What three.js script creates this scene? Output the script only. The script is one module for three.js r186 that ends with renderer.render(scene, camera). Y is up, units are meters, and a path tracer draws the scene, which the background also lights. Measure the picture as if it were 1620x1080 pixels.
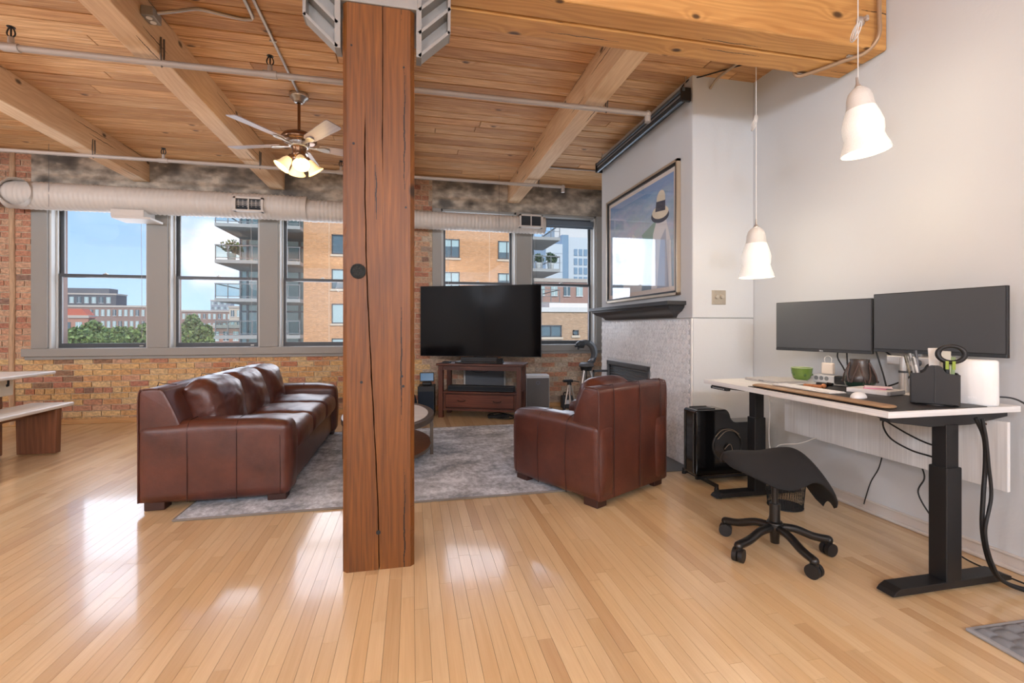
import * as THREE from 'three';
import { RoundedBoxGeometry } from 'three/addons/geometries/RoundedBoxGeometry.js';
import { TextGeometry } from 'three/addons/geometries/TextGeometry.js';
import { FontLoader } from 'three/addons/loaders/FontLoader.js';
import { mergeGeometries, mergeVertices, toCreasedNormals } from 'three/addons/utils/BufferGeometryUtils.js';
import { ImprovedNoise } from 'three/addons/math/ImprovedNoise.js';
import { RectAreaLightUniformsLib } from 'three/addons/lights/RectAreaLightUniformsLib.js';

// ---------- camera, renderer, sky, sun, daylight ----------
const scene = new THREE.Scene();
const renderer = new THREE.WebGLRenderer({ antialias: true });
renderer.toneMapping = THREE.LinearToneMapping;
renderer.toneMappingExposure = 1.0;
renderer.shadowMap.enabled = true;
RectAreaLightUniformsLib.init();

const FOCAL = 739.6;                       // pixels in a 1620 x 1080 frame
const camera = new THREE.PerspectiveCamera(2 * Math.atan(540 / FOCAL) * 180 / Math.PI, 1.5, 0.05, 600);
camera.position.set(0, 1.2, 0);
camera.rotation.y = -Math.atan2(159, FOCAL);
camera.setViewOffset(1620, 1080, 0, 22.5, 1620, 1080);   // shifted lens: upright stay upright

const noise = new ImprovedNoise();
const rngOf = (s) => () => { s |= 0; s = s + 0x6D2B79F5 | 0; let t = Math.imul(s ^ s >>> 15, 1 | s); t = t + Math.imul(t ^ t >>> 7, 61 | t) ^ t; return ((t ^ t >>> 14) >>> 0) / 4294967296; };
const clamp = (x, a = 0, b = 1) => Math.min(b, Math.max(a, x));
const mix = (a, b, t) => a + (b - a) * t;
const smooth = (a, b, x) => { const t = clamp((x - a) / (b - a)); return t * t * (3 - 2 * t); };
const fbm = (x, y, z, o = 4) => { let s = 0, a = 0.5, f = 1; for (let i = 0; i < o; i++) { s += a * noise.noise(x * f, y * f, z * f); a *= 0.5; f *= 2.03; } return s; };

{ // sky: summer blue with drifting cumulus, the same all the way round
  const W = 1024, H = 512, d = new Float32Array(W * H * 4);
  for (let j = 0; j < H; j++) {
    const el = ((j + 0.5) / H - 0.5) * Math.PI, y = Math.sin(el), c = Math.cos(el);
    for (let i = 0; i < W; i++) {
      const az = ((i + 0.5) / W - 0.5) * 2 * Math.PI, x = Math.cos(az) * c, z = Math.sin(az) * c;
      const h = clamp(y, 0, 1), k = Math.pow(1 - h, 3.2);
      let r = mix(0.16, 0.55, k), g = mix(0.40, 0.79, k), b = mix(0.93, 1.02, k);
      const q = fbm(x * 3.1 + 7.3, y * 5.2 + 1.7, z * 3.1 + 2.9, 6) + 0.35 * fbm(x * 9 + 3, y * 13, z * 9 + 11, 4);
      const m = smooth(-0.03, 0.30, q) * 0.9, s = 0.86 + 0.34 * smooth(0.0, 0.5, q);
      r = mix(r, 1.0 * s, m); g = mix(g, 1.04 * s, m); b = mix(b, 1.10 * s, m);
      const o = (j * W + i) * 4;
      d[o] = r; d[o + 1] = g; d[o + 2] = b; d[o + 3] = 1;
    }
  }
  const t = new THREE.DataTexture(d, W, H, THREE.RGBAFormat, THREE.FloatType);
  t.mapping = THREE.EquirectangularReflectionMapping; t.magFilter = THREE.LinearFilter; t.needsUpdate = true;
  scene.background = t;
  scene.backgroundIntensity = 1.2;
}
const sun = new THREE.DirectionalLight(0xfff1dc, 2.6);   // afternoon sun behind the building: it lights the houses across the street
sun.position.set(14, 42, 40); sun.target.position.set(0, 0, -20);
sun.castShadow = true; sun.shadow.mapSize.set(2048, 2048);
Object.assign(sun.shadow.camera, { left: -70, right: 70, top: 60, bottom: -60, near: 1, far: 220 });
scene.add(sun, sun.target);
const ADDED_DAYLIGHT = 4.6, UNSEEN_LAMP = 15.5;           // added area lights boosting sky light at the windows; candela of the unseen globe lamps
for (const [x0, x1] of [[-4.37, -3.30], [-3.065, -1.99], [-1.757, -0.68], [0.42, 1.53], [1.758, 2.80]]) {
  const l = new THREE.RectAreaLight(0xe9f1ff, ADDED_DAYLIGHT, x1 - x0 - 0.2, 1.7);
  l.position.set((x0 + x1) / 2, 1.9, -7.3); l.lookAt((x0 + x1) / 2, 1.9, 0);
  scene.add(l);
}

// ---------- helpers ----------
const taken = {};
function numbered(n) { const k = taken[n] = (taken[n] ?? -1) + 1; return k ? n + '_' + String(k).padStart(3, '0') : n; }
function mesh(name, geo, mat, parent) {
  const m = new THREE.Mesh(Array.isArray(geo) ? merge(geo) : geo, mat);
  m.name = parent ? name : numbered(name); m.castShadow = m.receiveShadow = true;
  (parent ?? scene).add(m);
  return m;
}
function thing(name, label, category, pos = [0, 0, 0], turn = 0, group) {
  const g = new THREE.Group(); g.name = numbered(name); g.position.set(...pos); g.rotation.y = turn;
  g.userData = { label, category }; if (group) g.userData.group = group;
  scene.add(g); return g;
}
function tag(o, label, category, group) { o.userData = { label, category }; if (group) o.userData.group = group; return o; }
function structGroup(name, label, category) { const g = new THREE.Group(); g.name = name; g.userData = { kind: 'structure', label, category }; scene.add(g); return g; }
function struct(name, geo, mat, label, category) { const m = mesh(name, geo, mat); m.name = name; m.userData = { kind: 'structure', label, category }; return m; }
function merge(list) {
  const l = list.map((g) => {
    const h = g.index ? g.toNonIndexed() : g.clone();
    for (const k of Object.keys(h.attributes)) if (!['position', 'normal', 'uv'].includes(k)) h.deleteAttribute(k);
    if (!h.attributes.uv) h.setAttribute('uv', new THREE.BufferAttribute(new Float32Array(h.attributes.position.count * 2), 2));
    return h;
  });
  return mergeGeometries(l);
}
// texture coordinates in metres, grain along one axis
function uvm(g, long = 'x', ou = 0, ov = 0) {
  const p = g.attributes.position, n = g.attributes.normal, uv = new Float32Array(p.count * 2), ax = { x: 0, y: 1, z: 2 }, L = ax[long];
  const get = (a, i, k) => k === 0 ? a.getX(i) : k === 1 ? a.getY(i) : a.getZ(i);
  for (let i = 0; i < p.count; i++) {
    const nn = [Math.abs(n.getX(i)), Math.abs(n.getY(i)), Math.abs(n.getZ(i))], D = nn.indexOf(Math.max(...nn));
    let U = L, V = [0, 1, 2].find((k) => k !== L && k !== D);
    if (D === L) { [U, V] = [0, 1, 2].filter((k) => k !== L); }
    uv[2 * i] = get(p, i, U) + ou; uv[2 * i + 1] = get(p, i, V) + ov + (D * 0.37);
  }
  g.setAttribute('uv', new THREE.BufferAttribute(uv, 2));
  return g;
}
function bx(w, h, d, x = 0, y = 0, z = 0, r = 0, long) {
  const g = r ? new RoundedBoxGeometry(w, h, d, 2, Math.min(r, w / 2.01, h / 2.01, d / 2.01)) : new THREE.BoxGeometry(w, h, d);
  uvm(g, long ?? (w >= h && w >= d ? 'x' : h >= d ? 'y' : 'z'), x * 0.7 + z * 0.31, y + z * 0.53);
  return g.translate(x, y, z);
}
const bb = (x0, x1, y0, y1, z0, z1, r = 0, long) => bx(x1 - x0, y1 - y0, z1 - z0, (x0 + x1) / 2, (y0 + y1) / 2, (z0 + z1) / 2, r, long);
const cyl = (r0, r1, h, x = 0, y = 0, z = 0, s = 20, open = false) => new THREE.CylinderGeometry(r0, r1, h, s, 1, open).translate(x, y, z);   // r0 top
const V = (a) => new THREE.Vector3(...a);
function rod(a, b, r, s = 10, r2) {
  const A = V(a), B = V(b), L = A.distanceTo(B), g = new THREE.CylinderGeometry(r2 ?? r, r, L, s);
  g.translate(0, L / 2, 0);
  g.applyQuaternion(new THREE.Quaternion().setFromUnitVectors(new THREE.Vector3(0, 1, 0), B.clone().sub(A).normalize()));
  return g.translate(A.x, A.y, A.z);
}
const tube = (pts, r, n = 40, s = 8, closed = false, tension = 0.5) => new THREE.TubeGeometry(new THREE.CatmullRomCurve3(pts.map(V), closed, 'catmullrom', tension), n, r, s, closed);
const lathe = (pts, s = 32) => new THREE.LatheGeometry(pts.map(([x, y]) => new THREE.Vector2(Math.max(x, 1e-4), y)), s);
const ball = (r, x = 0, y = 0, z = 0, s = 16) => new THREE.SphereGeometry(r, s, Math.ceil(s * 0.7)).translate(x, y, z);
function ext(pts, depth, bevel = 0, holes = [], seg = 8) {     // outline in x-y, thickness along z, starts at z = 0
  const s = !Array.isArray(pts) ? pts : new THREE.Shape(pts.map(([x, y]) => new THREE.Vector2(x, y)));
  for (const h of holes) s.holes.push(!Array.isArray(h) ? h : new THREE.Path(h.map(([x, y]) => new THREE.Vector2(x, y))));
  const g = new THREE.ExtrudeGeometry(s, { depth: depth - 2 * bevel, bevelEnabled: bevel > 0, bevelThickness: bevel, bevelSize: bevel, bevelOffset: -bevel, bevelSegments: 2, curveSegments: seg });
  return g.translate(0, 0, bevel);
}
function rrect(w, h, r, x = 0, y = 0) {
  const s = new THREE.Shape(), a = x - w / 2, b = y - h / 2;
  s.moveTo(a + r, b); s.lineTo(a + w - r, b); s.absarc(a + w - r, b + r, r, -Math.PI / 2, 0); s.lineTo(a + w, b + h - r); s.absarc(a + w - r, b + h - r, r, 0, Math.PI / 2);
  s.lineTo(a + r, b + h); s.absarc(a + r, b + h - r, r, Math.PI / 2, Math.PI); s.lineTo(a, b + r); s.absarc(a + r, b + r, r, Math.PI, 1.5 * Math.PI);
  return s;
}
// soft stuffed shape: rounded box that bulges and wrinkles
function cushion(w, h, d, { r = 0.06, bulge = [0, 0.03, 0], wr = 0.004, wf = 9, seed = 0, n = 22, sag = null } = {}) {
  let g = new THREE.BoxGeometry(w, h, d, Math.max(6, Math.round(n * Math.min(1, w / 0.6))), Math.max(5, Math.round(n * Math.min(1, h / 0.6))), Math.max(6, Math.round(n * Math.min(1, d / 0.6))));
  g.deleteAttribute('uv'); g.deleteAttribute('normal'); g = mergeVertices(g, 1e-4);
  const p = g.attributes.position, H = [w / 2, h / 2, d / 2];
  for (let i = 0; i < p.count; i++) {
    const v = [p.getX(i), p.getY(i), p.getZ(i)], q = v.map((c, k) => clamp(c, -(H[k] - r), H[k] - r)), e = v.map((c, k) => c - q[k]), L = Math.hypot(...e) || 1;
    const o = q.map((c, k) => c + e[k] / L * r), t = o.map((c, k) => clamp(c / H[k], -1, 1)), nrm = e.map((c) => c / L);
    const f = (k) => { const [a, b] = [0, 1, 2].filter((j) => j !== k); return t[k] * (1 - t[a] ** 2) * (1 - t[b] ** 2); };
    for (let k = 0; k < 3; k++) o[k] += bulge[k] * f(k) * (Math.abs(t[k]) > 0.2 ? 1 : Math.abs(t[k]) * 5);
    const s = wr * (fbm(v[0] * wf + seed * 3.1, v[1] * wf + seed * 7.7, v[2] * wf * 0.6 + seed, 3) + 0.8 * fbm(v[0] * 3 + seed, v[1] * 3, v[2] * 3, 2));
    for (let k = 0; k < 3; k++) o[k] += nrm[k] * s * 2;
    if (sag) sag(o, t);
    p.setXYZ(i, ...o);
  }
  g.computeVertexNormals();
  return uvm(g, 'x', seed * 0.37, seed * 0.71);
}
const turned = (g, x, y, z, order = 'XYZ') => g.applyMatrix4(new THREE.Matrix4().makeRotationFromEuler(new THREE.Euler(x, y, z, order)));

// ---------- textures ----------
function tex(w, h, fn, { srgb = true, repeat = [1, 1] } = {}) {
  const d = new Uint8Array(w * h * 4);
  for (let j = 0; j < h; j++) for (let i = 0; i < w; i++) {
    const c = fn(i / w, j / h, i, j), o = (j * w + i) * 4;
    if (typeof c === 'number') d[o] = d[o + 1] = d[o + 2] = clamp(c) * 255; else for (let k = 0; k < 3; k++) d[o + k] = clamp(c[k]) * 255;
    d[o + 3] = 255;
  }
  const t = new THREE.DataTexture(d, w, h);
  t.wrapS = t.wrapT = THREE.RepeatWrapping; t.magFilter = THREE.LinearFilter; t.minFilter = THREE.LinearMipmapLinearFilter; t.generateMipmaps = true;
  if (srgb) t.colorSpace = THREE.SRGBColorSpace;
  t.repeat.set(...repeat); t.needsUpdate = true;
  return t;
}
// tiling noise: four-way blend
function tn(u, v, fu, fv, z, o = 4) { // u,v 0..1
  const a = (x, y) => fbm(x * fu, y * fv, z, o), bu = smooth(0.85, 1, u), bv = smooth(0.85, 1, v);
  const c = a(u, v); if (!bu && !bv) return c;
  const s = (x, y) => mix(a(x, y), a(x - 1, y), bu);
  return mix(s(u, v), s(u, v - 1), bv);
}
const std = (o) => new THREE.MeshStandardMaterial(o);
const rgb = (r, g, b) => new THREE.Color().setRGB(r / 255, g / 255, b / 255, THREE.SRGBColorSpace);
const mul = (c, k) => c.map((x) => x * k), lerp3 = (a, b, t) => a.map((x, i) => mix(x, b[i], t));

// wood: light and dark fibres along u; tile 2 m x 0.5 m
function woodTex({ light, dark, ring = 0.5, fibre = 0.5, knots = 0, pale = 0, crack = 0, seed = 1, w = 1024, h = 256, du = 6, dv = 12 }) {
  const R = rngOf(seed), K = Array.from({ length: knots }, () => [R(), R(), 0.012 + 0.018 * R()]), C = Array.from({ length: crack }, () => [R(), R(), 0.1 + 0.25 * R()]);
  return tex(w, h, (u, v) => {
    let kx = 0, dk = 0;
    for (const [a, b, r] of K) { const x = (u - a) * 2, y = (v - b) * 0.5, q = Math.hypot(x * 0.55, y) / r; kx += Math.exp(-q * q * 0.25) * 0.8; dk = Math.max(dk, smooth(1.1, 0.3, q)); }
    const wv = tn(u, v, 1.6, 2.5, seed, 3) * 1.6 + kx, g = Math.sin((v * dv + wv * 2.2) * Math.PI * 2), f = tn(u, v, du * 1.5, 90, seed + 5, 3), f2 = tn(u, v, du, 30, seed + 9, 2);
    let t = clamp(0.5 + ring * 0.5 * Math.pow(Math.abs(g), 0.6) * Math.sign(g) * 0.6 + fibre * (f + f2 * 0.8) + 0.5 * tn(u, v, 2, 2, seed + 2, 3));
    let c = lerp3(dark, light, t);
    if (dk) c = lerp3(c, mul(dark, 0.5), dk);
    if (pale) c = lerp3(c, [0.86, 0.80, 0.74], pale * smooth(0.18, 0.42, tn(u, v, 7, 9, seed + 20, 4) + 0.3 * tn(u, v, 20, 40, seed + 21, 2)));
    for (const [a, b, l] of C) { const x = u - a, y = v - b + 0.012 * noise.noise(u * 30, b * 40, seed); if (x > 0 && x < l && Math.abs(y) < 0.006 * Math.sin(Math.PI * x / l)) c = mul(dark, 0.25); }
    return c;
  }, { repeat: [0.5, 2] });
}
const T = {};
T.ceil = woodTex({ light: [0.97, 0.82, 0.62], dark: [0.70, 0.50, 0.32], ring: 0.25, fibre: 0.85, knots: 1, pale: 0.45, seed: 3 });
T.beam = woodTex({ light: [0.94, 0.82, 0.66], dark: [0.79, 0.63, 0.48], ring: 0.28, fibre: 0.4, knots: 3, crack: 5, seed: 11 });
T.head = woodTex({ light: [0.85, 0.65, 0.39], dark: [0.66, 0.45, 0.23], ring: 0.45, fibre: 0.35, knots: 4, crack: 3, seed: 17 });
T.col = woodTex({ light: [0.53, 0.32, 0.11], dark: [0.33, 0.18, 0.05], ring: 0.32, fibre: 0.6, knots: 2, crack: 3, seed: 23, dv: 15 });
T.floor = woodTex({ light: [0.89, 0.80, 0.645], dark: [0.78, 0.66, 0.495], ring: 0.16, fibre: 0.3, seed: 31, dv: 10 });
T.dark = woodTex({ light: [0.42, 0.23, 0.145], dark: [0.22, 0.10, 0.06], ring: 0.35, fibre: 0.5, seed: 37, w: 512 });
T.walnut = woodTex({ light: [0.56, 0.35, 0.22], dark: [0.34, 0.19, 0.11], ring: 0.4, fibre: 0.4, seed: 41, w: 512 });
T.lam = woodTex({ light: [0.92, 0.92, 0.915], dark: [0.80, 0.80, 0.795], ring: 0.15, fibre: 0.8, seed: 43, w: 512, du: 3 });
T.brick = tex(256, 256, (u, v) => { const n = 0.86 + 0.35 * tn(u, v, 8, 8, 3, 4) + 0.25 * tn(u, v, 40, 40, 9, 2), s = smooth(0.22, 0.34, tn(u, v, 11, 11, 20, 3)); return lerp3([n, n * 0.98, n * 0.96], [0.92, 0.88, 0.82], s * 0.75); });
T.brickB = tex(256, 256, (u, v) => 0.5 + 0.7 * tn(u, v, 12, 12, 5, 4), { srgb: false });
T.mortar = tex(256, 256, (u, v) => { const n = 0.76 + 0.25 * tn(u, v, 10, 10, 8, 5); return [n, n * 0.90, n * 0.76]; }, { repeat: [2, 2] });
T.conc = tex(1024, 256, (u, v) => {
  const a = tn(u, v, 14, 5, 2, 5), b = tn(u, v, 30, 12, 7, 4), s = smooth(-0.02, 0.28, tn(u, v, 6, 2.2, 13, 4)), w = smooth(0.2, 0.4, b + 0.4 * a), k = 0.5 + 0.35 * a + 0.25 * b;
  let c = lerp3([k * 1.25, k * 1.17, k * 1.06], [0.32, 0.31, 0.30], s * 0.75);
  return lerp3(c, [0.72, 0.67, 0.60], w * 0.6);
}, { repeat: [0.25, 1] });
T.leather = tex(512, 512, (u, v) => { const a = tn(u, v, 5, 5, 3, 4), b = tn(u, v, 26, 26, 8, 3), t = clamp(0.5 + a * 0.9 + b * 0.25); return lerp3([0.25, 0.115, 0.08], [0.39, 0.20, 0.14], t); }, { repeat: [1, 1] });
T.leatherB = tex(512, 512, (u, v) => 0.5 + 0.35 * tn(u, v, 70, 70, 4, 3) + 0.4 * tn(u, v, 9, 9, 14, 3), { srgb: false });
T.rug = tex(1024, 1024, (u, v) => { const a = tn(u, v, 9, 12, 3, 5), b = tn(u, v, 60, 40, 8, 3), c = tn(u, v, 150, 150, 12, 2), t = clamp(0.52 + a * 1.1 + b * 0.8 + c * 0.5); return lerp3([0.55, 0.58, 0.615], [0.91, 0.935, 0.965], t); }, { repeat: [0.4, 0.4] });
T.rugB = tex(512, 512, (u, v) => 0.5 + 0.6 * tn(u, v, 110, 110, 4, 2), { srgb: false, repeat: [1.6, 1.6] });
T.plast = tex(512, 512, (u, v) => 0.5 + 0.4 * tn(u, v, 60, 60, 4, 3) + 0.3 * tn(u, v, 12, 12, 6, 3), { srgb: false });
T.marble = tex(512, 512, (u, v) => { const a = Math.abs(tn(u, v, 4, 4, 5, 5)), b = tn(u, v, 12, 12, 9, 4); const n = 0.93 - 0.07 * smooth(0.07, 0.0, a) + 0.07 * b; return [n, n * 1.0, n * 1.005]; }, { repeat: [1.5, 1.5] });
T.fabric = tex(256, 256, (u, v, i, j) => 0.5 + 0.25 * (((i >> 1) + (j >> 1)) % 2) + 0.4 * tn(u, v, 60, 60, 3, 2), { srgb: false, repeat: [8, 8] });
T.facade = tex(512, 512, (u, v, i, j) => { // far brickwork, too small to tell the pieces apart
  const row = Math.floor(v * 40), mort = (v * 40) % 1 < 0.14 || ((u * 14 + (row % 2) * 0.5) % 1 < 0.05) ? 1 : 0, n = 1 + 0.22 * tn(u, v, 30, 60, 3, 3) + 0.12 * noise.noise(Math.floor(u * 14 + (row % 2) * 0.5) * 3.7, row * 2.3, 1);
  return mort ? [0.82, 0.75, 0.67] : [0.80 * n, 0.65 * n, 0.52 * n]; }, { repeat: [0.3, 0.3] });

const M = {
  wall: std({ color: rgb(204, 206, 207), roughness: 0.85, bumpMap: T.plast, bumpScale: 0.0008 }),
  wallCool: std({ color: rgb(204, 206, 207), roughness: 0.85, bumpMap: T.plast, bumpScale: 0.0008 }),
  trimW: std({ color: rgb(232, 230, 226), roughness: 0.5 }),
  grey: std({ color: rgb(150, 146, 139), roughness: 0.55 }),
  greyDk: std({ color: rgb(72, 75, 78), roughness: 0.45 }),
  duct: std({ color: rgb(205, 196, 186), roughness: 0.5, metalness: 0.0 }),
  pipe: std({ color: rgb(170, 158, 148), roughness: 0.5, metalness: 0.1 }),
  conduit: std({ color: rgb(176, 170, 163), roughness: 0.35, metalness: 0.6 }),
  black: std({ color: rgb(24, 24, 25), roughness: 0.5 }),
  blackGloss: new THREE.MeshPhysicalMaterial({ color: rgb(14, 13, 13), roughness: 0.12, clearcoat: 0.6, clearcoatRoughness: 0.05 }),
  blackMetal: std({ color: rgb(34, 34, 35), roughness: 0.45, metalness: 0.3 }),
  blackFab: std({ color: rgb(27, 27, 28), roughness: 0.95, bumpMap: T.fabric, bumpScale: 0.0006 }),
  steel: std({ color: rgb(190, 186, 180), roughness: 0.3, metalness: 0.85 }),
  iron: std({ color: rgb(150, 147, 142), roughness: 0.6, metalness: 0.25, bumpMap: T.plast, bumpScale: 0.001 }),
  bronze: std({ color: rgb(128, 96, 72), roughness: 0.25, metalness: 0.85 }),
  white: std({ color: rgb(236, 236, 234), roughness: 0.4 }),
  glass: new THREE.MeshPhysicalMaterial({ color: 0xffffff, transmission: 1, roughness: 0, ior: 1.5, thickness: 0 }),
  leather: new THREE.MeshPhysicalMaterial({ map: T.leather, bumpMap: T.leatherB, bumpScale: 0.0012, roughness: 0.37, clearcoat: 0.2, clearcoatRoughness: 0.4 }),
  seam: std({ color: rgb(58, 26, 18), roughness: 0.6 }),
  darkWood: std({ map: T.dark, roughness: 0.4 }),
  walnut: std({ map: T.walnut, roughness: 0.45 }),
  lam: std({ map: T.lam, roughness: 0.5 }),
  cord: std({ color: rgb(20, 20, 21), roughness: 0.55 }),
  cordW: std({ color: rgb(225, 223, 218), roughness: 0.5 }),
  mortar: std({ map: T.mortar, roughness: 0.95 }),
  conc: std({ map: T.conc, roughness: 0.95, bumpMap: T.conc, bumpScale: 0.01 }),
};
const font = await new FontLoader().loadAsync('fonts/droid/droid_sans_bold.typeface.json');
// ---------- the shell ----------
const XL = -6.6, XR = 2.915, ZB = -6.82, ZF = 4.0, YC = 3.33;
const camA = Math.atan2(159, FOCAL), cs = Math.cos(camA), sn = Math.sin(camA);
const depthOf = (x, z) => x * sn - z * cs, screenU = (x, z) => 810 + FOCAL * (x * cs + z * sn) / depthOf(x, z);   // used only to choose which repeats are large enough to be parts

// floor: maple strips that run towards the windows
{
  const floor = structGroup('floor', 'glossy maple strip floor running towards the windows', 'floor');
  const sub = mesh('subfloor', bb(XL - 0.2, XR + 0.2, -0.25, -0.019, ZB - 0.3, ZF + 0.2), std({ color: rgb(70, 48, 30), roughness: 0.9 }), floor);
  const tint = [[1.04, 1.02, 0.99], [0.98, 0.95, 0.92], [1.0, 0.94, 0.86], [0.90, 0.84, 0.77], [1.06, 1.05, 1.03], [0.83, 0.73, 0.64], [0.97, 0.92, 0.85]];
  T.floorR = tex(512, 512, (u, v) => 0.72 + 0.10 * tn(u, v, 5, 5, 4, 4) + 0.05 * tn(u, v, 60, 40, 7, 2), { srgb: false, repeat: [0.7, 0.7] });
  const mats = tint.map((c) => new THREE.MeshPhysicalMaterial({ map: T.floor, color: new THREE.Color(...c), roughness: 0.42, roughnessMap: T.floorR, specularIntensity: 1.0, clearcoat: 0.6, clearcoatRoughness: 0.09 }));
  const R = rngOf(5), W = 0.0575, all = [];
  for (let x = XL, row = 0; x < XR; x += W, row++) {
    let z = ZB - 0.02 - R() * 0.6;
    while (z < ZF) {
      const L = 0.32 + R() * R() * 1.5, z1 = Math.min(z + L, ZF), k = R() < 0.07 ? 5 : R() < 0.12 ? 3 : [0, 1, 2, 4, 6][Math.floor(R() * 5)], cz = (z + z1) / 2, d = depthOf(x, Math.min(cz, -1.4));
      const u = screenU(x, Math.min(cz, -1.4)), hidden = cz > -1.35 || u < -40 || u > 1660 || (cz < -3.3 && x > -1.7 && x < 1.9);
      all.push({ x: x + W / 2, z, z1, k, s: hidden ? 0 : (z1 - z) / d / d, dy: (R() - 0.5) * 0.0004, o: R() * 9, o2: R() * 9 });
      z = z1;
    }
  }
  all.sort((a, b) => b.s - a.s);
  const rest = mats.map(() => []);
  all.forEach((p, i) => {
    const g = new THREE.BoxGeometry(W - 0.0011, 0.018, p.z1 - p.z - 0.0011);
    uvm(g, 'z', p.o, p.o2);
    if (i < 300) { const m = mesh('floor_strip', g, mats[p.k], floor); m.position.set(p.x, p.dy - 0.009, (p.z + p.z1) / 2); if (i) m.name = 'floor_strip_' + String(i).padStart(3, '0'); }
    else rest[p.k].push(g.translate(p.x, p.dy - 0.009, (p.z + p.z1) / 2));
  });
  const g = mergeGeometries(rest.map((l) => merge(l)), true), m = mesh('floor_strips_far', g, mats, floor);
  m.userData.kind = 'stuff';
}
// ceiling: old boards between the beams
{
  const ceil = structGroup('ceiling', 'old timber board ceiling in warm orange brown', 'ceiling');
  mesh('roof_deck', bb(XL - 0.3, XR + 0.3, YC + 0.034, YC + 0.3, ZB - 0.4, ZF + 0.3), std({ color: rgb(46, 30, 20), roughness: 0.9 }), ceil);
  const tint = [[1, 1, 1], [0.90, 0.84, 0.78], [1.08, 1.06, 1.02], [0.78, 0.70, 0.62], [1.02, 0.94, 0.85]], mats = tint.map((c) => std({ map: T.ceil, color: new THREE.Color(...c), roughness: 0.7, bumpMap: T.ceil, bumpScale: 0.002 }));
  const R = rngOf(8); let n = 0;
  for (let z = ZB - 0.1; z < ZF;) {
    const w = 0.125 + R() * 0.03; let x = XL - 0.05 - R() * 2.2;
    while (x < XR) {
      const L = 2.6 + R() * 2.2, x0 = Math.max(x, XL - 0.05), x1 = Math.min(x + L, XR + 0.05); x += L;
      if (x1 - x0 < 0.05) continue;
      const g = new RoundedBoxGeometry(x1 - x0 - 0.003, 0.034, w - 0.007, 1, 0.005); uvm(g, 'x', R() * 9, R() * 9);
      const m = mesh('ceiling_board', g, mats[Math.floor(R() * 5)], ceil);
      if (n) m.name = 'ceiling_board_' + String(n).padStart(3, '0'); n++;
      m.position.set((x0 + x1) / 2, YC + 0.017 + (R() - 0.5) * 0.006, z + w / 2);
    }
    z += w;
  }
}
// walls that are out of view or plain
struct('wall_right', bb(XR, XR + 0.2, -0.1, YC + 0.06, ZB - 0.3, ZF + 0.2), M.wall, 'tall off-white painted wall beside the desk', 'wall');
struct('wall_left', bb(XL - 0.25, XL, -0.1, YC + 0.06, ZB - 0.3, ZF + 0.2), M.wall, 'painted wall at the far side of the loft', 'wall');
struct('wall_front', bb(XL - 0.2, XR + 0.2, -0.1, YC + 0.06, ZF, ZF + 0.25), M.wall, 'painted wall behind the viewer', 'wall');
struct('baseboard_right', [bb(XR - 0.014, XR, 0, 0.075, -3.545, ZF), bb(XR - 0.02, XR, 0.066, 0.078, -3.545, ZF, 0.004), bb(XR - 0.034, XR, 0, 0.02, -3.545, ZF, 0.008)], std({ color: rgb(206, 198, 190), roughness: 0.5 }), 'low painted baseboard along the desk wall', 'baseboard');
struct('baseboard_back', [bb(XL, XR, 0, 0.06, ZB, ZB + 0.018, 0.004), bb(XL, XR, 0, 0.02, ZB, ZB + 0.034, 0.006)], std({ map: T.floor, color: new THREE.Color(0.82, 0.62, 0.44), roughness: 0.4 }), 'narrow wooden baseboard under the brick wall', 'baseboard');

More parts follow.
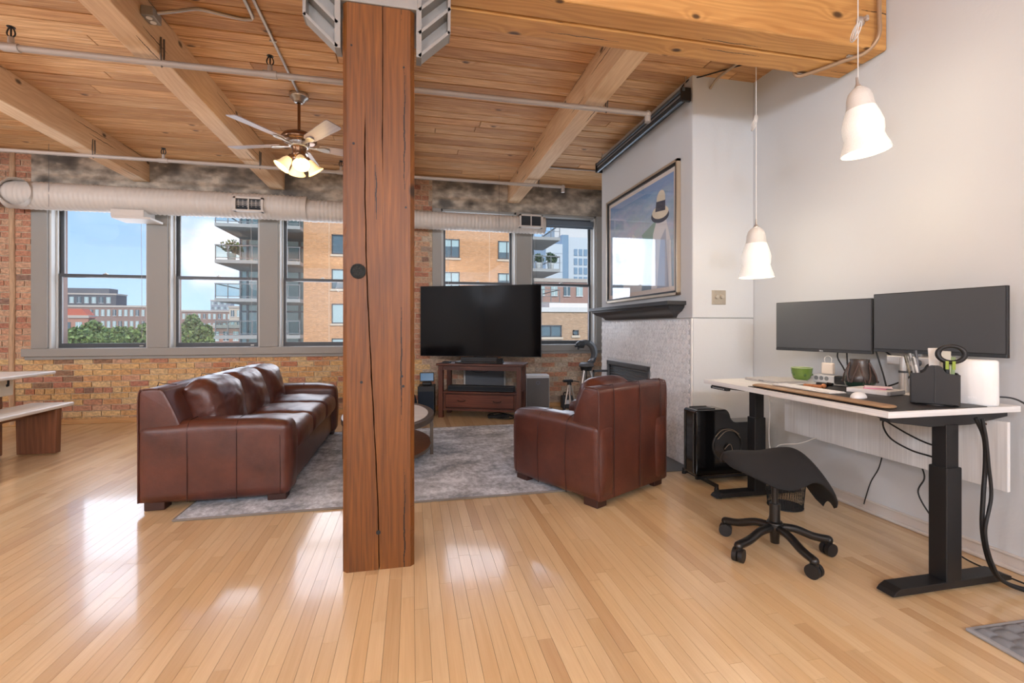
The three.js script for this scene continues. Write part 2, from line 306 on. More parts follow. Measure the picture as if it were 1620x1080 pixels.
// window wall of brick with window bays
const BAYS = [[-4.54, -0.51], [0.294, XR]], OPEN = [[-4.37, -3.301], [-3.065, -1.985], [-1.757, -0.68], [0.42, 1.53], [1.758, 2.80]], YS = 0.938, YH = 2.915;
{
  const wall = structGroup('wall_back', 'exposed brick window wall with concrete lintels', 'wall');
  const zf = ZB - 0.014, zb = ZB - 0.32;
  mesh('mortar_bed', [bb(XL - 0.2, XR + 0.1, -0.1, 0.84, zb, zf), bb(XL - 0.2, -4.54, 0.84, YC + 0.05, zb, zf), bb(-0.51, 0.294, 0.84, YC + 0.05, zb, zf)].map((g) => { const p = g.attributes.position, uv = g.attributes.uv; for (let i = 0; i < p.count; i++) uv.setXY(i, p.getX(i), p.getY(i)); return g; }), M.mortar, wall);
  const lint = [bb(-4.54, -0.51, YH, YC + 0.05, zb, ZB + 0.005), bb(0.294, XR + 0.05, YH, YC + 0.05, zb, ZB + 0.005)];
  for (const g of lint) { const m = mesh('concrete_lintel', g, M.conc, wall); m.userData.label = 'weathered concrete lintel with dark stains'; }
  mesh('mortar_bead', tube([[-4.73, 0, ZB + 0.004], [-4.737, 0.8, ZB + 0.008], [-4.728, 1.6, ZB + 0.004], [-4.735, 2.4, ZB + 0.008], [-4.73, YC, ZB + 0.004]], 0.03, 30, 10), std({ map: T.mortar, color: new THREE.Color(0.95, 0.78, 0.69), roughness: 0.95, bumpMap: T.brickB, bumpScale: 0.006 }), wall).userData.label = 'rough vertical ridge of mortar';
  // bricks
  const sets = {
    warm: [[236, 196, 138], [240, 204, 148], [230, 184, 128], [234, 192, 140], [224, 172, 124], [238, 206, 156], [166, 130, 104], [208, 144, 110]],
    red: [[218, 164, 134], [224, 174, 142], [210, 152, 124], [226, 184, 152], [198, 138, 114], [220, 178, 148], [164, 132, 116], [212, 160, 132]],
    pale: [[214, 196, 176], [220, 202, 180], [208, 182, 160], [220, 186, 158], [204, 190, 174], [226, 208, 186], [184, 164, 148], [216, 160, 130]],
  };
  const mats = Object.fromEntries(Object.entries(sets).map(([k, l]) => [k, l.map((c) => std({ map: T.brick, color: rgb(...c), roughness: 0.92, bumpMap: T.brickB, bumpScale: 0.006 }))]));
  const R = rngOf(21), shapes = [0, 1, 2, 3, 4, 5].map(() => {
    const g = new THREE.BoxGeometry(1, 1, 1, 2, 1, 1), p = g.attributes.position;
    const j = {}; for (let i = 0; i < p.count; i++) { const k = [p.getX(i), p.getY(i), p.getZ(i)].join(); j[k] ??= [(R() - 0.5) * 0.025, (R() - 0.5) * 0.09, (R() - 0.5) * 0.10]; p.setXYZ(i, p.getX(i) + j[k][0], p.getY(i) + j[k][1], p.getZ(i) + j[k][2]); }
    g.computeVertexNormals();
    const uv = g.attributes.uv, a = R(), b = R(); for (let i = 0; i < uv.count; i++) uv.setXY(i, uv.getX(i) * 0.8 + a, uv.getY(i) * 0.26 + b);
    return g;
  });
  const list = [], CH = 0.0735, LB = 0.208;
  for (let c = 0; c * CH < YC; c++) {
    const y = 0.012 + c * CH + 0.031, header = c % 6 === 5, len = header ? 0.103 : LB;
    for (let x = XL - (c % 2) * len / 2 - R() * 0.03; x < XR; x += len) {
      const x0 = x + 0.006, x1 = x + len - 0.006;
      const put = (a, b) => { if (b - a > 0.035) list.push([a, b, y]); };
      if (y < 0.82) put(Math.max(x0, XL), Math.min(x1, XR));
      else { put(Math.max(x0, XL), Math.min(x1, -4.545)); put(Math.max(x0, -0.505), Math.min(x1, 0.289)); }
    }
  }
  const vis = ([a, b, y]) => { const x = (a + b) / 2, u = screenU(x, ZB), v = 517.5 - FOCAL * (y - 1.2) / depthOf(x, ZB);
    if (u < -8 || (u > 545 && u < 652) || u > 945) return 0;
    if (u > 215 && u < 530 && v > 575 + (530 - u) * 0.16) return 0.1;
    if (u > 668 && u < 862 && v > 450 && v < 562) return 0.1;
    if (v > 290 && v < 345) return 0.2;
    return 1 + (b - a); };
  list.sort((p, q) => vis(q) - vis(p));
  const rest = {};
  list.forEach(([a, b, y], i) => {
    const x = (a + b) / 2, set = x > 0.2 ? (R() < 0.12 ? 'red' : 'pale') : y > 0.84 ? 'red' : R() < 0.26 ? 'red' : 'warm';
    const r = R(), k = r < 0.05 ? 6 : r < 0.12 ? 7 : Math.floor(R() * 6), mt = mats[set][k], g = shapes[Math.floor(R() * 6)], s = [b - a, 0.0615, 0.02], pos = [x, y, ZB - 0.011 + (R() - 0.5) * 0.006];
    if (i < 300) { const m = mesh('brick', g, mt, wall); if (i) m.name = 'brick_' + String(i).padStart(3, '0'); m.position.set(...pos); m.scale.set(...s); }
    else (rest[set + k] ??= [mt, []])[1].push(g.clone().scale(...s).translate(...pos));
  });
  const l = Object.values(rest), m = mesh('bricks_other', mergeGeometries(l.map(([, a]) => merge(a)), true), l.map(([a]) => a), wall);
  m.userData.kind = 'stuff';
}
// posts, sills, heads
const trimZ = [ZB - 0.30, ZB + 0.015];
let tnum = 1;
const trim = (g, label) => struct('trim_' + tnum++, g, M.grey, label, 'trim');
trim(bb(-4.54, -4.37, YS, YH, ...trimZ, 0.006), 'grey painted casing left of the first window');
trim(bb(-3.301, -3.065, YS, YH, ...trimZ, 0.006), 'wide grey post between the first and second windows');
trim(bb(-1.985, -1.757, YS, YH, ...trimZ, 0.006), 'wide grey post between the second and third windows');
trim(bb(-0.68, -0.51, YS, YH, ...trimZ, 0.006), 'grey casing hidden behind the timber column');
trim(bb(0.294, 0.42, YS, YH, ...trimZ, 0.006), 'grey casing left of the television window');
trim(bb(1.53, 1.758, YS, YH, ...trimZ, 0.006), 'grey post above the right end of the television');
trim(bb(2.80, XR + 0.02, YS, YH, ...trimZ, 0.006), 'grey casing beside the chimney breast');
trim([bb(-4.62, -0.45, 0.84, YS, ZB - 0.30, ZB + 0.05, 0.008), bb(-4.60, -0.47, 0.80, 0.845, ZB - 0.1, ZB + 0.02, 0.004)], 'long grey window sill above the sofa');
trim([bb(0.25, XR, 0.84, YS, ZB - 0.30, ZB + 0.05, 0.008), bb(0.27, XR, 0.80, 0.845, ZB - 0.1, ZB + 0.02, 0.004)], 'grey window sill behind the television');
OPEN.forEach(([x0, x1], i) => {
  const w = structGroup('window_' + (i + 1), ['first double-hung window from the left, blue sky and trees behind', 'second window, balconies of the tower behind', 'third window, beside the timber column', 'window above the left part of the television', 'window next to the chimney breast with a raised blind'][i], 'window');
  const zi = ZB - 0.12, zo = ZB - 0.30;
  mesh('jamb_liner', [bb(x0, x0 + 0.022, YS, YH, zi - 0.08, ZB - 0.02), bb(x1 - 0.022, x1, YS, YH, zi - 0.08, ZB - 0.02), bb(x0 + 0.022, x0 + 0.04, YS, YH, zi, zi + 0.02), bb(x1 - 0.04, x1 - 0.022, YS, YH, zi, zi + 0.02)], std({ color: rgb(196, 194, 188), roughness: 0.5 }), w);
  mesh('outer_reveal', [bb(x0, x0 + 0.022, YS, YH, zo, zi - 0.08), bb(x1 - 0.022, x1, YS, YH, zo, zi - 0.08)], std({ color: rgb(112, 92, 84), roughness: 0.95 }), w);
  mesh('head_liner', bb(x0, x1, YH - 0.03, YH, zo, ZB - 0.02), M.grey, w);
  const sash = (y0, y1, z, name, rails) => {
    const a = x0 + 0.022, b = x1 - 0.022, s = 0.042, t = 0.036;
    const f = mesh(name, [bb(a, a + s, y0, y1, z - t, z), bb(b - s, b, y0, y1, z - t, z), bb(a + s, b - s, y0, y0 + rails[0], z - t, z), bb(a + s, b - s, y1 - rails[1], y1, z - t, z)], M.greyDk, w);
    mesh('pane', bb(a + s, b - s, y0 + rails[0], y1 - rails[1], z - t / 2 - 0.0005, z - t / 2 + 0.0005), M.glass, f);
    mesh('glazing_bead', [bb(a + s, a + s + 0.008, y0 + rails[0], y1 - rails[1], z - t / 2, z - 0.006), bb(b - s - 0.008, b - s, y0 + rails[0], y1 - rails[1], z - t / 2, z - 0.006)], std({ color: rgb(150, 154, 156), roughness: 0.5 }), f);
    return f;
  };
  const lo = sash(YS + 0.002, 1.875, zi, 'lower_sash', [0.055, 0.036]);
  sash(1.835, YH - 0.03, zi - 0.042, 'upper_sash', [0.036, 0.05]);
  mesh('sash_lock', [bx(0.05, 0.012, 0.03, (x0 + x1) / 2, 1.881, zi - 0.02, 0.004), cyl(0.009, 0.009, 0.02, (x0 + x1) / 2, 1.89, zi - 0.02, 10)], M.steel, lo);
  mesh('sash_lift', [bx(0.045, 0.016, 0.014, x1 - 0.12, YS + 0.02, zi + 0.008, 0.004)], M.steel, lo);
});
tag(mesh('window_blind', [bb(1.79, 2.775, 2.75, 2.845, ZB - 0.11, ZB - 0.03, 0.02), rod([1.79, 2.74, ZB - 0.07], [2.775, 2.74, ZB - 0.07], 0.011)], std({ color: rgb(98, 108, 118), roughness: 0.5 })), 'rolled up dark blue-grey blind under the window head by the chimney breast', 'blind');
for (const [x, l] of [[-3.40, 'thin pull cord hanging in the first window'], [-2.11, 'thin pull cord hanging in the second window'], [0.52, 'thin pull cord hanging left of the television'], [1.83, 'thin pull cord in the window beside the chimney breast']])
  tag(mesh('blind_cord', rod([x, 2.8, ZB - 0.06], [x + 0.012, 1.05, ZB - 0.06], 0.0022, 6), std({ color: rgb(190, 190, 188), roughness: 0.6 })), l, 'cord');

// ---------- timber frame ----------
const beamMat = std({ map: T.beam, roughness: 0.7, bumpMap: T.beam, bumpScale: 0.003 });
{
  const L = ['pale timber ceiling beam nearest the left edge', 'pale timber ceiling beam left of the ceiling fan', 'timber ceiling beam running behind the column', 'pale timber ceiling beam meeting the big header on the right', 'timber ceiling beam over the dining table'];
  [-3.36, -1.76, -0.16, 1.485, -4.98].forEach((x, i) => {
    const w = i === 3 ? 0.17 : 0.18;
    tag(mesh('ceiling_beam', bb(x - w / 2, x + w / 2, 3.05, YC + 0.002, ZB + 0.005, -2.705, 0.008, 'z'), beamMat), L[i], 'beam', 'ceiling beams');
  });
  const headMat = std({ map: T.head, roughness: 0.6, bumpMap: T.head, bumpScale: 0.003 });
  tag(mesh('header_beam', bb(XL, XR - 0.004, 2.932, YC + 0.002, -2.532, -2.367, 0.012, 'x'), headMat), 'nearer of the two big timbers of the header beam', 'beam');
  tag(mesh('header_beam', bb(XL, XR - 0.004, 2.928, YC + 0.002, -2.705, -2.544, 0.012, 'x'), headMat), 'farther of the two big timbers of the header beam', 'beam');
}
{ // column with its long drying cracks
  const g0 = thing('timber_column', 'thick reddish brown timber column with long cracks in the middle of the room', 'column', [-0.1575, 0, -2.567]);
  const hw = 0.1715, hd = 0.165, b = 0.02, N = 70, pos = [], idx = [];
  const ring = (y) => {
    const xa = 0.018 + 0.006 * noise.noise(y * 3, 1, 2), wa = 0.007 * smooth(1.9, 2.1, y) * (0.6 + 0.5 * noise.noise(y * 9, 3, 1)), xb = mix(0.002, -0.066, smooth(-0.1, 1.9, y)) + 0.004 * noise.noise(y * 5, 7, 2), wb = 0.008 * smooth(2.3, 2.15, y) * (0.75 + 0.5 * noise.noise(y * 11, 5, 1));
    const A = Math.max(wa, 0.0003), B = Math.max(wb, 0.0003), j = (k) => 0.0012 * noise.noise(y * 6, k * 3.3, 0.5);
    return [[-hw + b, hd + j(1)], [xb - B / 2, hd], [xb, hd - 6 * B], [xb + B / 2, hd], [xa - A / 2, hd], [xa, hd - 6 * A], [xa + A / 2, hd], [hw - b + j(2), hd], [hw + j(3), hd - b], [hw, -hd], [-hw, -hd], [-hw + j(4), hd - b]];
  };
  const n = 12;
  for (let i = 0; i <= N; i++) { const y = 2.79 * i / N; for (const [x, z] of ring(y)) pos.push(x, y, z); }
  for (let i = 0; i < N; i++) for (let k = 0; k < n; k++) { const a = i * n + k, c = i * n + (k + 1) % n; idx.push(a, c, c + n, a, c + n, a + n); }
  let g = new THREE.BufferGeometry(); g.setAttribute('position', new THREE.Float32BufferAttribute(pos, 3)); g.setIndex(idx); g = toCreasedNormals(g, 0.45); uvm(g, 'y', 0.3, 0.13);
  mesh('shaft', g, std({ map: T.col, roughness: 0.5, bumpMap: T.col, bumpScale: 0.003 }), g0);
  const hole = (x, y, r) => mesh('bolt_hole_disc', turned(cyl(r, r, 0.004, 0, 0, 0, 14), Math.PI / 2, 0, 0).translate(x, y, hd + 0.0002), M.black, g0);  // flat black discs standing in for the dark inside of the holes
  for (const [x, y, r] of [[0.11, 0.955, 0.007], [0.117, 0.905, 0.007], [-0.083, 0.93, 0.007], [-0.003, 0.185, 0.011], [-0.13, 2.58, 0.005], [0.12, 2.5, 0.005], [-0.12, 2.1, 0.006], [0.13, 1.8, 0.005]]) hole(x, y, r);
  const d = mesh('round_cover', [turned(cyl(0.037, 0.037, 0.006, 0, 0, 0, 28), Math.PI / 2, 0, 0), turned(new THREE.TorusGeometry(0.033, 0.004, 8, 28), 0, 0, 0).translate(0, 0, 0.003)].map((q) => q.translate(-0.098, 1.475, hd + 0.003)), std({ color: rgb(40, 44, 44), roughness: 0.6, bumpMap: T.brickB, bumpScale: 0.01 }), g0);
  d.userData.label = 'small round dark metal cover';
}
{ // cast steel post cap with cell-like wings
  const cap = thing('post_cap', 'grey painted steel post cap with open ribbed wings on top of the column', 'bracket', [-0.1575, 0, -2.4]);
  const D = 0.333, E = 0.08;
  mesh('seat', bb(-0.19, 0.19, 2.792, 2.93, -D, 0.006, 0.006), M.iron, cap);
  for (const s of [1, -1]) {
    const bar = (x0, y0, x1, y1, t) => { const L = Math.hypot(x1 - x0, y1 - y0), g = new THREE.BoxGeometry(L + t, t, E); g.rotateZ(Math.atan2(y1 - y0, x1 - x0)); return g.translate((x0 + x1) / 2, (y0 + y1) / 2, -E / 2 + 0.004); };
    const bar2 = (a, b, c, d, t) => bar(s * a, b, s * c, d, t);
    const G = [bar2(0.194, 2.57, 0.194, 2.93, 0.026), bar2(0.2, 2.568, 0.342, 2.70, 0.014), bar2(0.2, 2.684, 0.345, 2.82, 0.014), bar2(0.2, 2.80, 0.335, 2.922, 0.014), bar2(0.345, 2.70, 0.346, 2.93, 0.014)];
    const web = [ext([[s * 0.2, 2.565], [s * 0.345, 2.70], [s * 0.345, 2.93], [s * 0.2, 2.93]], 0.012).translate(0, 0, -E)];
    mesh('wing', G, M.iron, cap); mesh('web', web, M.iron, cap);
  }
}

// ---------- chimney breast ----------
{
  const X = 2.32, z0 = -5.465, z1 = -3.545;
  const ch = structGroup('wall_chimney', 'chimney breast with pale hexagon tile below the mantel', 'wall');
  const fb = [-5.27, -4.27, 0.12, 0.80];
  mesh('upper_breast', bb(X, XR + 0.05, 1.28, YC + 0.03, z0, z1, 0.003), M.wallCool, ch);
  mesh('lower_breast', [bb(X, XR + 0.05, 0, fb[2], z0, z1), bb(X, XR + 0.05, fb[3], 1.277, z0, z1), bb(X, XR + 0.05, fb[2], fb[3], z0, fb[0]), bb(X, XR + 0.05, fb[2], fb[3], fb[1], z1), bb(X + 0.4, XR + 0.05, fb[2], fb[3], fb[0], fb[1])], M.wall, ch);
  mesh('side_panel', bb(X + 0.006, XR - 0.003, 0.06, 1.274, z1, z1 + 0.006, 0.002), M.wall, ch);
  mesh('side_panel_upper', bb(X + 0.003, XR - 0.003, 1.282, YC, z1, z1 + 0.006, 0.002), M.wall, ch);
  mesh('corner_strip', bb(X - 0.008, X + 0.004, 0, 1.277, z1 - 0.012, z1 + 0.004, 0.003), M.trimW, ch);
  const hex = new THREE.CylinderGeometry(0.0262, 0.0275, 0.006, 6).rotateZ(Math.PI / 2), R = rngOf(4), G = [];
  const dz = 0.0485, dyy = 0.042;
  for (let r = 0, y = 0.02; y < 1.27; y += dyy, r++) for (let z = z0 + 0.026 + (r % 2) * dz / 2; z < z1 - 0.03; z += dz) {
    if (z > fb[0] - 0.03 && z < fb[1] + 0.03 && y < fb[3] + 0.03) continue;
    const h = hex.clone(); uvm(h, 'z', R() * 5, R() * 5);
    h.applyMatrix4(new THREE.Matrix4().makeRotationFromEuler(new THREE.Euler(0, (R() - 0.5) * 0.012, (R() - 0.5) * 0.012))); G.push(h.translate(X - 0.002, y, z));
  }
  const tiles = mesh('hexagon_tiles', merge(G), std({ map: T.marble, color: new THREE.Color(0.98, 0.98, 0.97), roughness: 0.3 }), ch); tiles.userData = { kind: 'stuff', label: 'small pale marble hexagon tiles' };
  // firebox
  const f = thing('fireplace_insert', 'dark metal fireplace insert with glass doors behind the armchair', 'fireplace', [X, 0, -4.77]);
  mesh('liner', [bb(0.38, 0.4, 0.12, 0.8, -0.49, 0.49), bb(0, 0.4, 0.12, 0.14, -0.49, 0.49), bb(0, 0.4, 0.78, 0.8, -0.49, 0.49), bb(0, 0.4, 0.12, 0.8, -0.5, -0.485), bb(0, 0.4, 0.12, 0.8, 0.485, 0.5)], std({ color: rgb(60, 60, 60), roughness: 0.8 }), f);
  mesh('surround', [bb(-0.014, 0.01, 0.76, 0.81, -0.515, 0.515, 0.004), bb(-0.014, 0.01, 0.12, 0.8, -0.515, -0.48, 0.004), bb(-0.014, 0.01, 0.12, 0.8, 0.48, 0.515, 0.004)], std({ color: rgb(120, 122, 124), roughness: 0.35, metalness: 0.6 }), f);
  for (let k = 0; k < 9; k++) mesh('louvre', turned(bx(0.014, 0.03, 0.95), 0, 0, 0.5).translate(0.03, 0.5 + k * 0.03, 0), std({ color: rgb(110, 113, 116), roughness: 0.35, metalness: 0.5 }), f);
  for (const s of [-1]) { const d = mesh('open_door', [bb(-0.2, -0.01, 0.14, 0.155, s * 0.49 - 0.01, s * 0.49 + 0.01), bb(-0.2, -0.01, 0.665, 0.69, s * 0.49 - 0.01, s * 0.49 + 0.01), bb(-0.2, -0.185, 0.14, 0.69, s * 0.49 - 0.01, s * 0.49 + 0.01)], M.greyDk, f); mesh('door_glass', bb(-0.19, -0.01, 0.15, 0.68, s * 0.49 - 0.002, s * 0.49 + 0.002), M.glass, d); }
  // mantel: stepped dark moulding with a mitred return
  const prof = [[0, 1.285], [-0.03, 1.285], [-0.04, 1.30], [-0.055, 1.315], [-0.085, 1.33], [-0.12, 1.345], [-0.135, 1.362], [-0.15, 1.372], [-0.155, 1.39], [-0.18, 1.395], [-0.18, 1.42], [0, 1.42]];
  const pos = [], idx = []; const za = -5.44, zb = -3.63;
  for (const [px, py] of prof) pos.push(X + px, py, za - 0.0 + 0.18 + px * 1.0); for (const [px, py] of prof) pos.push(X + px, py, zb - 0.18 - px * 1.0);
  const n = prof.length; for (let i = 0; i < n - 1; i++) idx.push(i, i + 1 + n, i + 1, i, i + n, i + 1 + n);
  const base = pos.length / 3; for (const [px, py] of prof) pos.push(X, py, za + 0.18 + px), pos.push(X, py, zb - 0.18 - px);
  for (let i = 0; i < n - 1; i++) { const a = base + 2 * i; idx.push(i, i + 1, a + 2, i, a + 2, a); idx.push(i + n, a + 3, i + 1 + n, i + n, a + 1, a + 3); }
  let g = new THREE.BufferGeometry(); g.setAttribute('position', new THREE.Float32BufferAttribute(pos, 3)); g.setIndex(idx); g = toCreasedNormals(g, 0.5); uvm(g, 'z');
  const top = bb(X - 0.183, X + 0.001, 1.419, 1.428, za, zb, 0.002);
  tag(mesh('mantel_shelf', [g, top], std({ color: rgb(46, 46, 47), roughness: 0.38 })), 'dark charcoal moulded mantel shelf under the large picture', 'mantel');
  tag(mesh('hearth_slab', bb(1.98, X, -0.001, 0.006, -5.4, -3.52, 0.002), std({ color: rgb(92, 95, 98), roughness: 0.5, bumpMap: T.plast, bumpScale: 0.002 })), 'flat dark slate hearth on the floor before the fireplace', 'hearth');
  // dimmer plate on the side panel
  const s = thing('dimmer_switch', 'double dimmer switch plate on the side of the chimney breast', 'switch', [2.568, 1.455, z1 + 0.006]);
  mesh('plate', bx(0.135, 0.122, 0.007, 0, 0, 0.003, 0.003), std({ color: rgb(178, 168, 152), roughness: 0.4, metalness: 0.4 }), s);
  for (const x of [-0.025, 0.025]) mesh('knob', turned(cyl(0.015, 0.018, 0.018, 0, 0, 0, 20), Math.PI / 2, 0, 0).translate(x, 0.005, 0.015), std({ color: rgb(196, 188, 174), roughness: 0.3, metalness: 0.5 }), s);
  for (const [x, y] of [[-0.025, 0.045], [0.025, 0.045], [-0.025, -0.045], [0.025, -0.045]]) mesh('screw', turned(cyl(0.003, 0.003, 0.002, 0, 0, 0, 8), Math.PI / 2, 0, 0).translate(x, y, 0.0075), M.steel, s);
}
// ---------- overhead: pipes, duct, fan, pendants ----------
function sprinklerPipe(z, x0, x1, r, label, heads, hangers, y = 3.0) {
  const t = thing('sprinkler_pipe', label, 'pipe', [0, y, z]);
  mesh('pipe_run', rod([x0, 0, 0], [x1, 0, 0], r, 16), M.pipe, t);
  for (const x of heads) {
    const c = mesh('fitting', [rod([x - 0.045, 0, 0], [x + 0.045, 0, 0], r * 1.3, 16), cyl(r * 0.75, r * 0.9, 0.05, x, 0.04, 0, 14)], M.pipe, t);
    mesh('sprinkler_head', [tube([[x - 0.004, 0.06, 0], [x - 0.022, 0.085, 0], [x - 0.016, 0.115, 0], [x, 0.128, 0], [x + 0.016, 0.115, 0], [x + 0.022, 0.085, 0], [x + 0.004, 0.06, 0]], 0.0045, 24, 6), rod([x, 0.06, 0], [x, 0.128, 0], 0.005, 8), cyl(0.022, 0.022, 0.003, x, 0.131, 0, 16)], M.black, t);
  }
  for (const x of hangers) mesh('hanger', [tube([[x, 0.17, 0.012], [x + 0.004, 0.05, 0.02], [x, -r - 0.004, 0], [x + 0.004, 0.05, -0.02], [x + 0.008, 0.17, -0.012]], 0.006, 24, 6)], std({ color: rgb(96, 84, 74), roughness: 0.6 }), t);
  for (const x of [x0, x1]) if (x > XL + 0.1) mesh('elbow', [ball(r * 1.45, x, 0, 0, 14), rod([x, 0, 0], [x, -0.07, 0], r * 1.2, 12)], M.pipe, t);
  return t;
}
sprinklerPipe(-3.62, XL + 0.02, 1.95, 0.021, 'nearer sprinkler pipe crossing under the ceiling beams', [-2.52, -0.985], [-1.665, 1.575]);
sprinklerPipe(-5.73, XL + 0.02, 1.90, 0.019, 'farther sprinkler pipe close to the window wall', [-2.62, -0.80], [-3.27, -1.665, 1.575]);
{ // conduit to the fan and the one to the outlet box
  const c = thing('conduit', 'thin metal conduit running along the ceiling to the fan', 'conduit');
  mesh('conduit_run', tube([[-1.0, YC - 0.012, -2.2], [-1.0, YC - 0.012, -3.4], [-1.0, YC - 0.012, -4.55]], 0.011, 30, 10), M.conduit, c);
  for (const z of [-2.95, -3.75, -4.3]) mesh('strap', bx(0.05, 0.012, 0.016, -1.0, YC - 0.016, z, 0.003), M.conduit, c);
  const d = thing('conduit', 'bent metal conduit ending at the outlet box on the beam', 'conduit');
  mesh('conduit_run', tube([[-1.60, 3.22, -3.42], [-1.5, 3.26, -3.44], [-1.38, YC - 0.013, -3.48], [-1.15, YC - 0.013, -3.53], [-1.09, YC - 0.013, -3.52], [-1.06, YC - 0.013, -3.46], [-1.055, YC - 0.013, -2.75]], 0.011, 50, 10, false, 0.35), M.conduit, d);
  const o = thing('outlet_box', 'grey metal outlet box on the side of the ceiling beam', 'outlet', [-1.633, 3.2, -3.42]);
  mesh('box', bx(0.07, 0.06, 0.11, 0, 0, 0, 0.005), M.iron, o);
  for (const z of [-0.024, 0.024]) mesh('socket', cyl(0.017, 0.017, 0.004, 0, -0.032, z, 16), M.white, o);
}
tag(mesh('conduit', rod([1.58, YC - 0.012, -5.95], [2.9, YC - 0.012, -5.95], 0.011, 10), M.conduit), 'thin conduit on the ceiling near the window beside the chimney breast', 'conduit');
{ // conduit on the header, and the small stub by the chimney
  const c = thing('conduit', 'bent conduit under the end of the header beam by the wall', 'conduit');
  mesh('conduit_run', tube([[2.80, YC, -2.33], [2.81, 3.12, -2.335], [2.81, 2.99, -2.34], [2.78, 2.92, -2.40], [2.72, 2.915, -2.50], [2.62, 2.915, -2.68], [2.585, 2.93, -2.73], [2.57, 3.0, -2.735], [2.57, YC, -2.735]], 0.0125, 60, 10), std({ color: rgb(168, 140, 112), roughness: 0.4, metalness: 0.3 }), c);
  mesh('strap', bx(0.07, 0.012, 0.02, 2.745, 2.925, -2.46, 0.003), M.conduit, c);
  tag(mesh('conduit', tube([[2.62, YC - 0.01, -2.95], [2.56, YC - 0.02, -3.2], [2.50, YC - 0.05, -3.45], [2.485, YC - 0.10, -3.535]], 0.011, 20, 10), std({ color: rgb(168, 150, 128), roughness: 0.45 })), 'short conduit stub above the side of the chimney breast', 'conduit');
  tag(mesh('ceiling_cable', tube([[2.9, YC - 0.012, -2.95], [2.7, YC - 0.012, -3.2], [2.4, YC - 0.02, -3.5], [2.32, YC - 0.012, -3.6], [2.3, YC - 0.06, -3.72]], 0.006, 30, 6), M.cord), 'black cable along the ceiling to the projector screen', 'cable');
  const k = thing('sprinkler_sidewall', 'small side sprinkler on the face of the header beam', 'sprinkler', [2.70, 3.08, -2.364]);
  mesh('base', turned(lathe([[0.03, 0], [0.03, 0.008], [0.018, 0.022], [0.012, 0.03]], 20), Math.PI / 2, 0, 0), M.pipe, k);
  mesh('head', [turned(cyl(0.012, 0.014, 0.03, 0, 0, 0, 12), Math.PI / 2, 0, 0).translate(0, 0, 0.035), ball(0.012, 0, -0.012, 0.045, 10)], M.pipe, k);
}
{ // spiral duct
  const t = thing('air_duct', 'long cream spiral duct hanging over the windows', 'duct', [0, 0, -6.6]);
  const run = (x0, x1, r, y, cap0, cap1) => { const p = []; let k = 0; if (cap0) p.push([0, x0]); for (let x = x0; x <= x1 + 1e-6; x += 0.0125, k++) p.push([r + (k % 4 === 0 ? 0.007 : 0), x]); if (cap1) p.push([0, x1]); return turned(lathe(p, 36), 0, 0, -Math.PI / 2).scale(1, 1, 1).translate(0, y, 0); };
  mesh('duct_section', run(-4.62, -1.33, 0.156, 2.758), M.duct, t);
  mesh('duct_section', run(-1.33, -0.1, 0.141, 2.737), M.duct, t);
  mesh('duct_section', run(-0.1, 1.90, 0.120, 2.685, false, true), M.duct, t);
  for (const [x, r, y] of [[-4.5, 0.162, 2.758], [-1.36, 0.163, 2.758], [-1.26, 0.148, 2.737], [-0.12, 0.148, 2.737]]) mesh('joint_band', turned(cyl(r, r, 0.05, 0, 0, 0, 36), 0, 0, Math.PI / 2).translate(x, y, 0), M.duct, t);
  const el = new THREE.TorusGeometry(0.19, 0.158, 20, 16, Math.PI / 2); // elbow towards the room
  el.rotateX(Math.PI / 2); el.rotateY(Math.PI / 2); el.translate(-4.62, 2.758, 0.19);
  mesh('elbow', el, M.duct, t);
  mesh('duct_section', turned(cyl(0.158, 0.158, 1.2, 0, 0, 0, 32), Math.PI / 2, 0, 0).translate(-4.81, 2.758, 0.79), M.duct, t);
  for (const [x, y] of [[-2.0, 2.74], [1.66, 2.705]]) {
    const g = mesh('register', [bb(x - 0.17, x - 0.145, y - 0.09, y + 0.09, 0.09, 0.185), bb(x + 0.145, x + 0.17, y - 0.09, y + 0.09, 0.09, 0.185), bb(x - 0.17, x + 0.17, y + 0.07, y + 0.09, 0.09, 0.185), bb(x - 0.18, x + 0.18, y - 0.09, y - 0.068, 0.09, 0.20, 0.004), bb(x - 0.006, x + 0.006, y - 0.07, y + 0.07, 0.14, 0.18)], M.duct, t);
    mesh('register_back', bb(x - 0.15, x + 0.15, y - 0.07, y + 0.07, 0.10, 0.11), M.black, g);
    for (let k = 0; k < 7; k++) mesh('louvre', turned(bx(0.29, 0.003, 0.028), -0.7, 0, 0).translate(x, y - 0.06 + k * 0.02, 0.155), M.greyDk, g);
  }
  mesh('diffuser_box', [bb(-3.52, -3.17, 2.53, 2.62, -0.13, 0.13, 0.006), bb(-3.50, -3.09, 2.505, 2.532, -0.15, 0.15, 0.004)], M.duct, t);
  for (const x of [-4.12, -0.62, 1.2]) mesh('hanger_wire', rod([x, 2.6, 0.16], [x, YC, 0.16], 0.002, 6), M.greyDk, t);
}
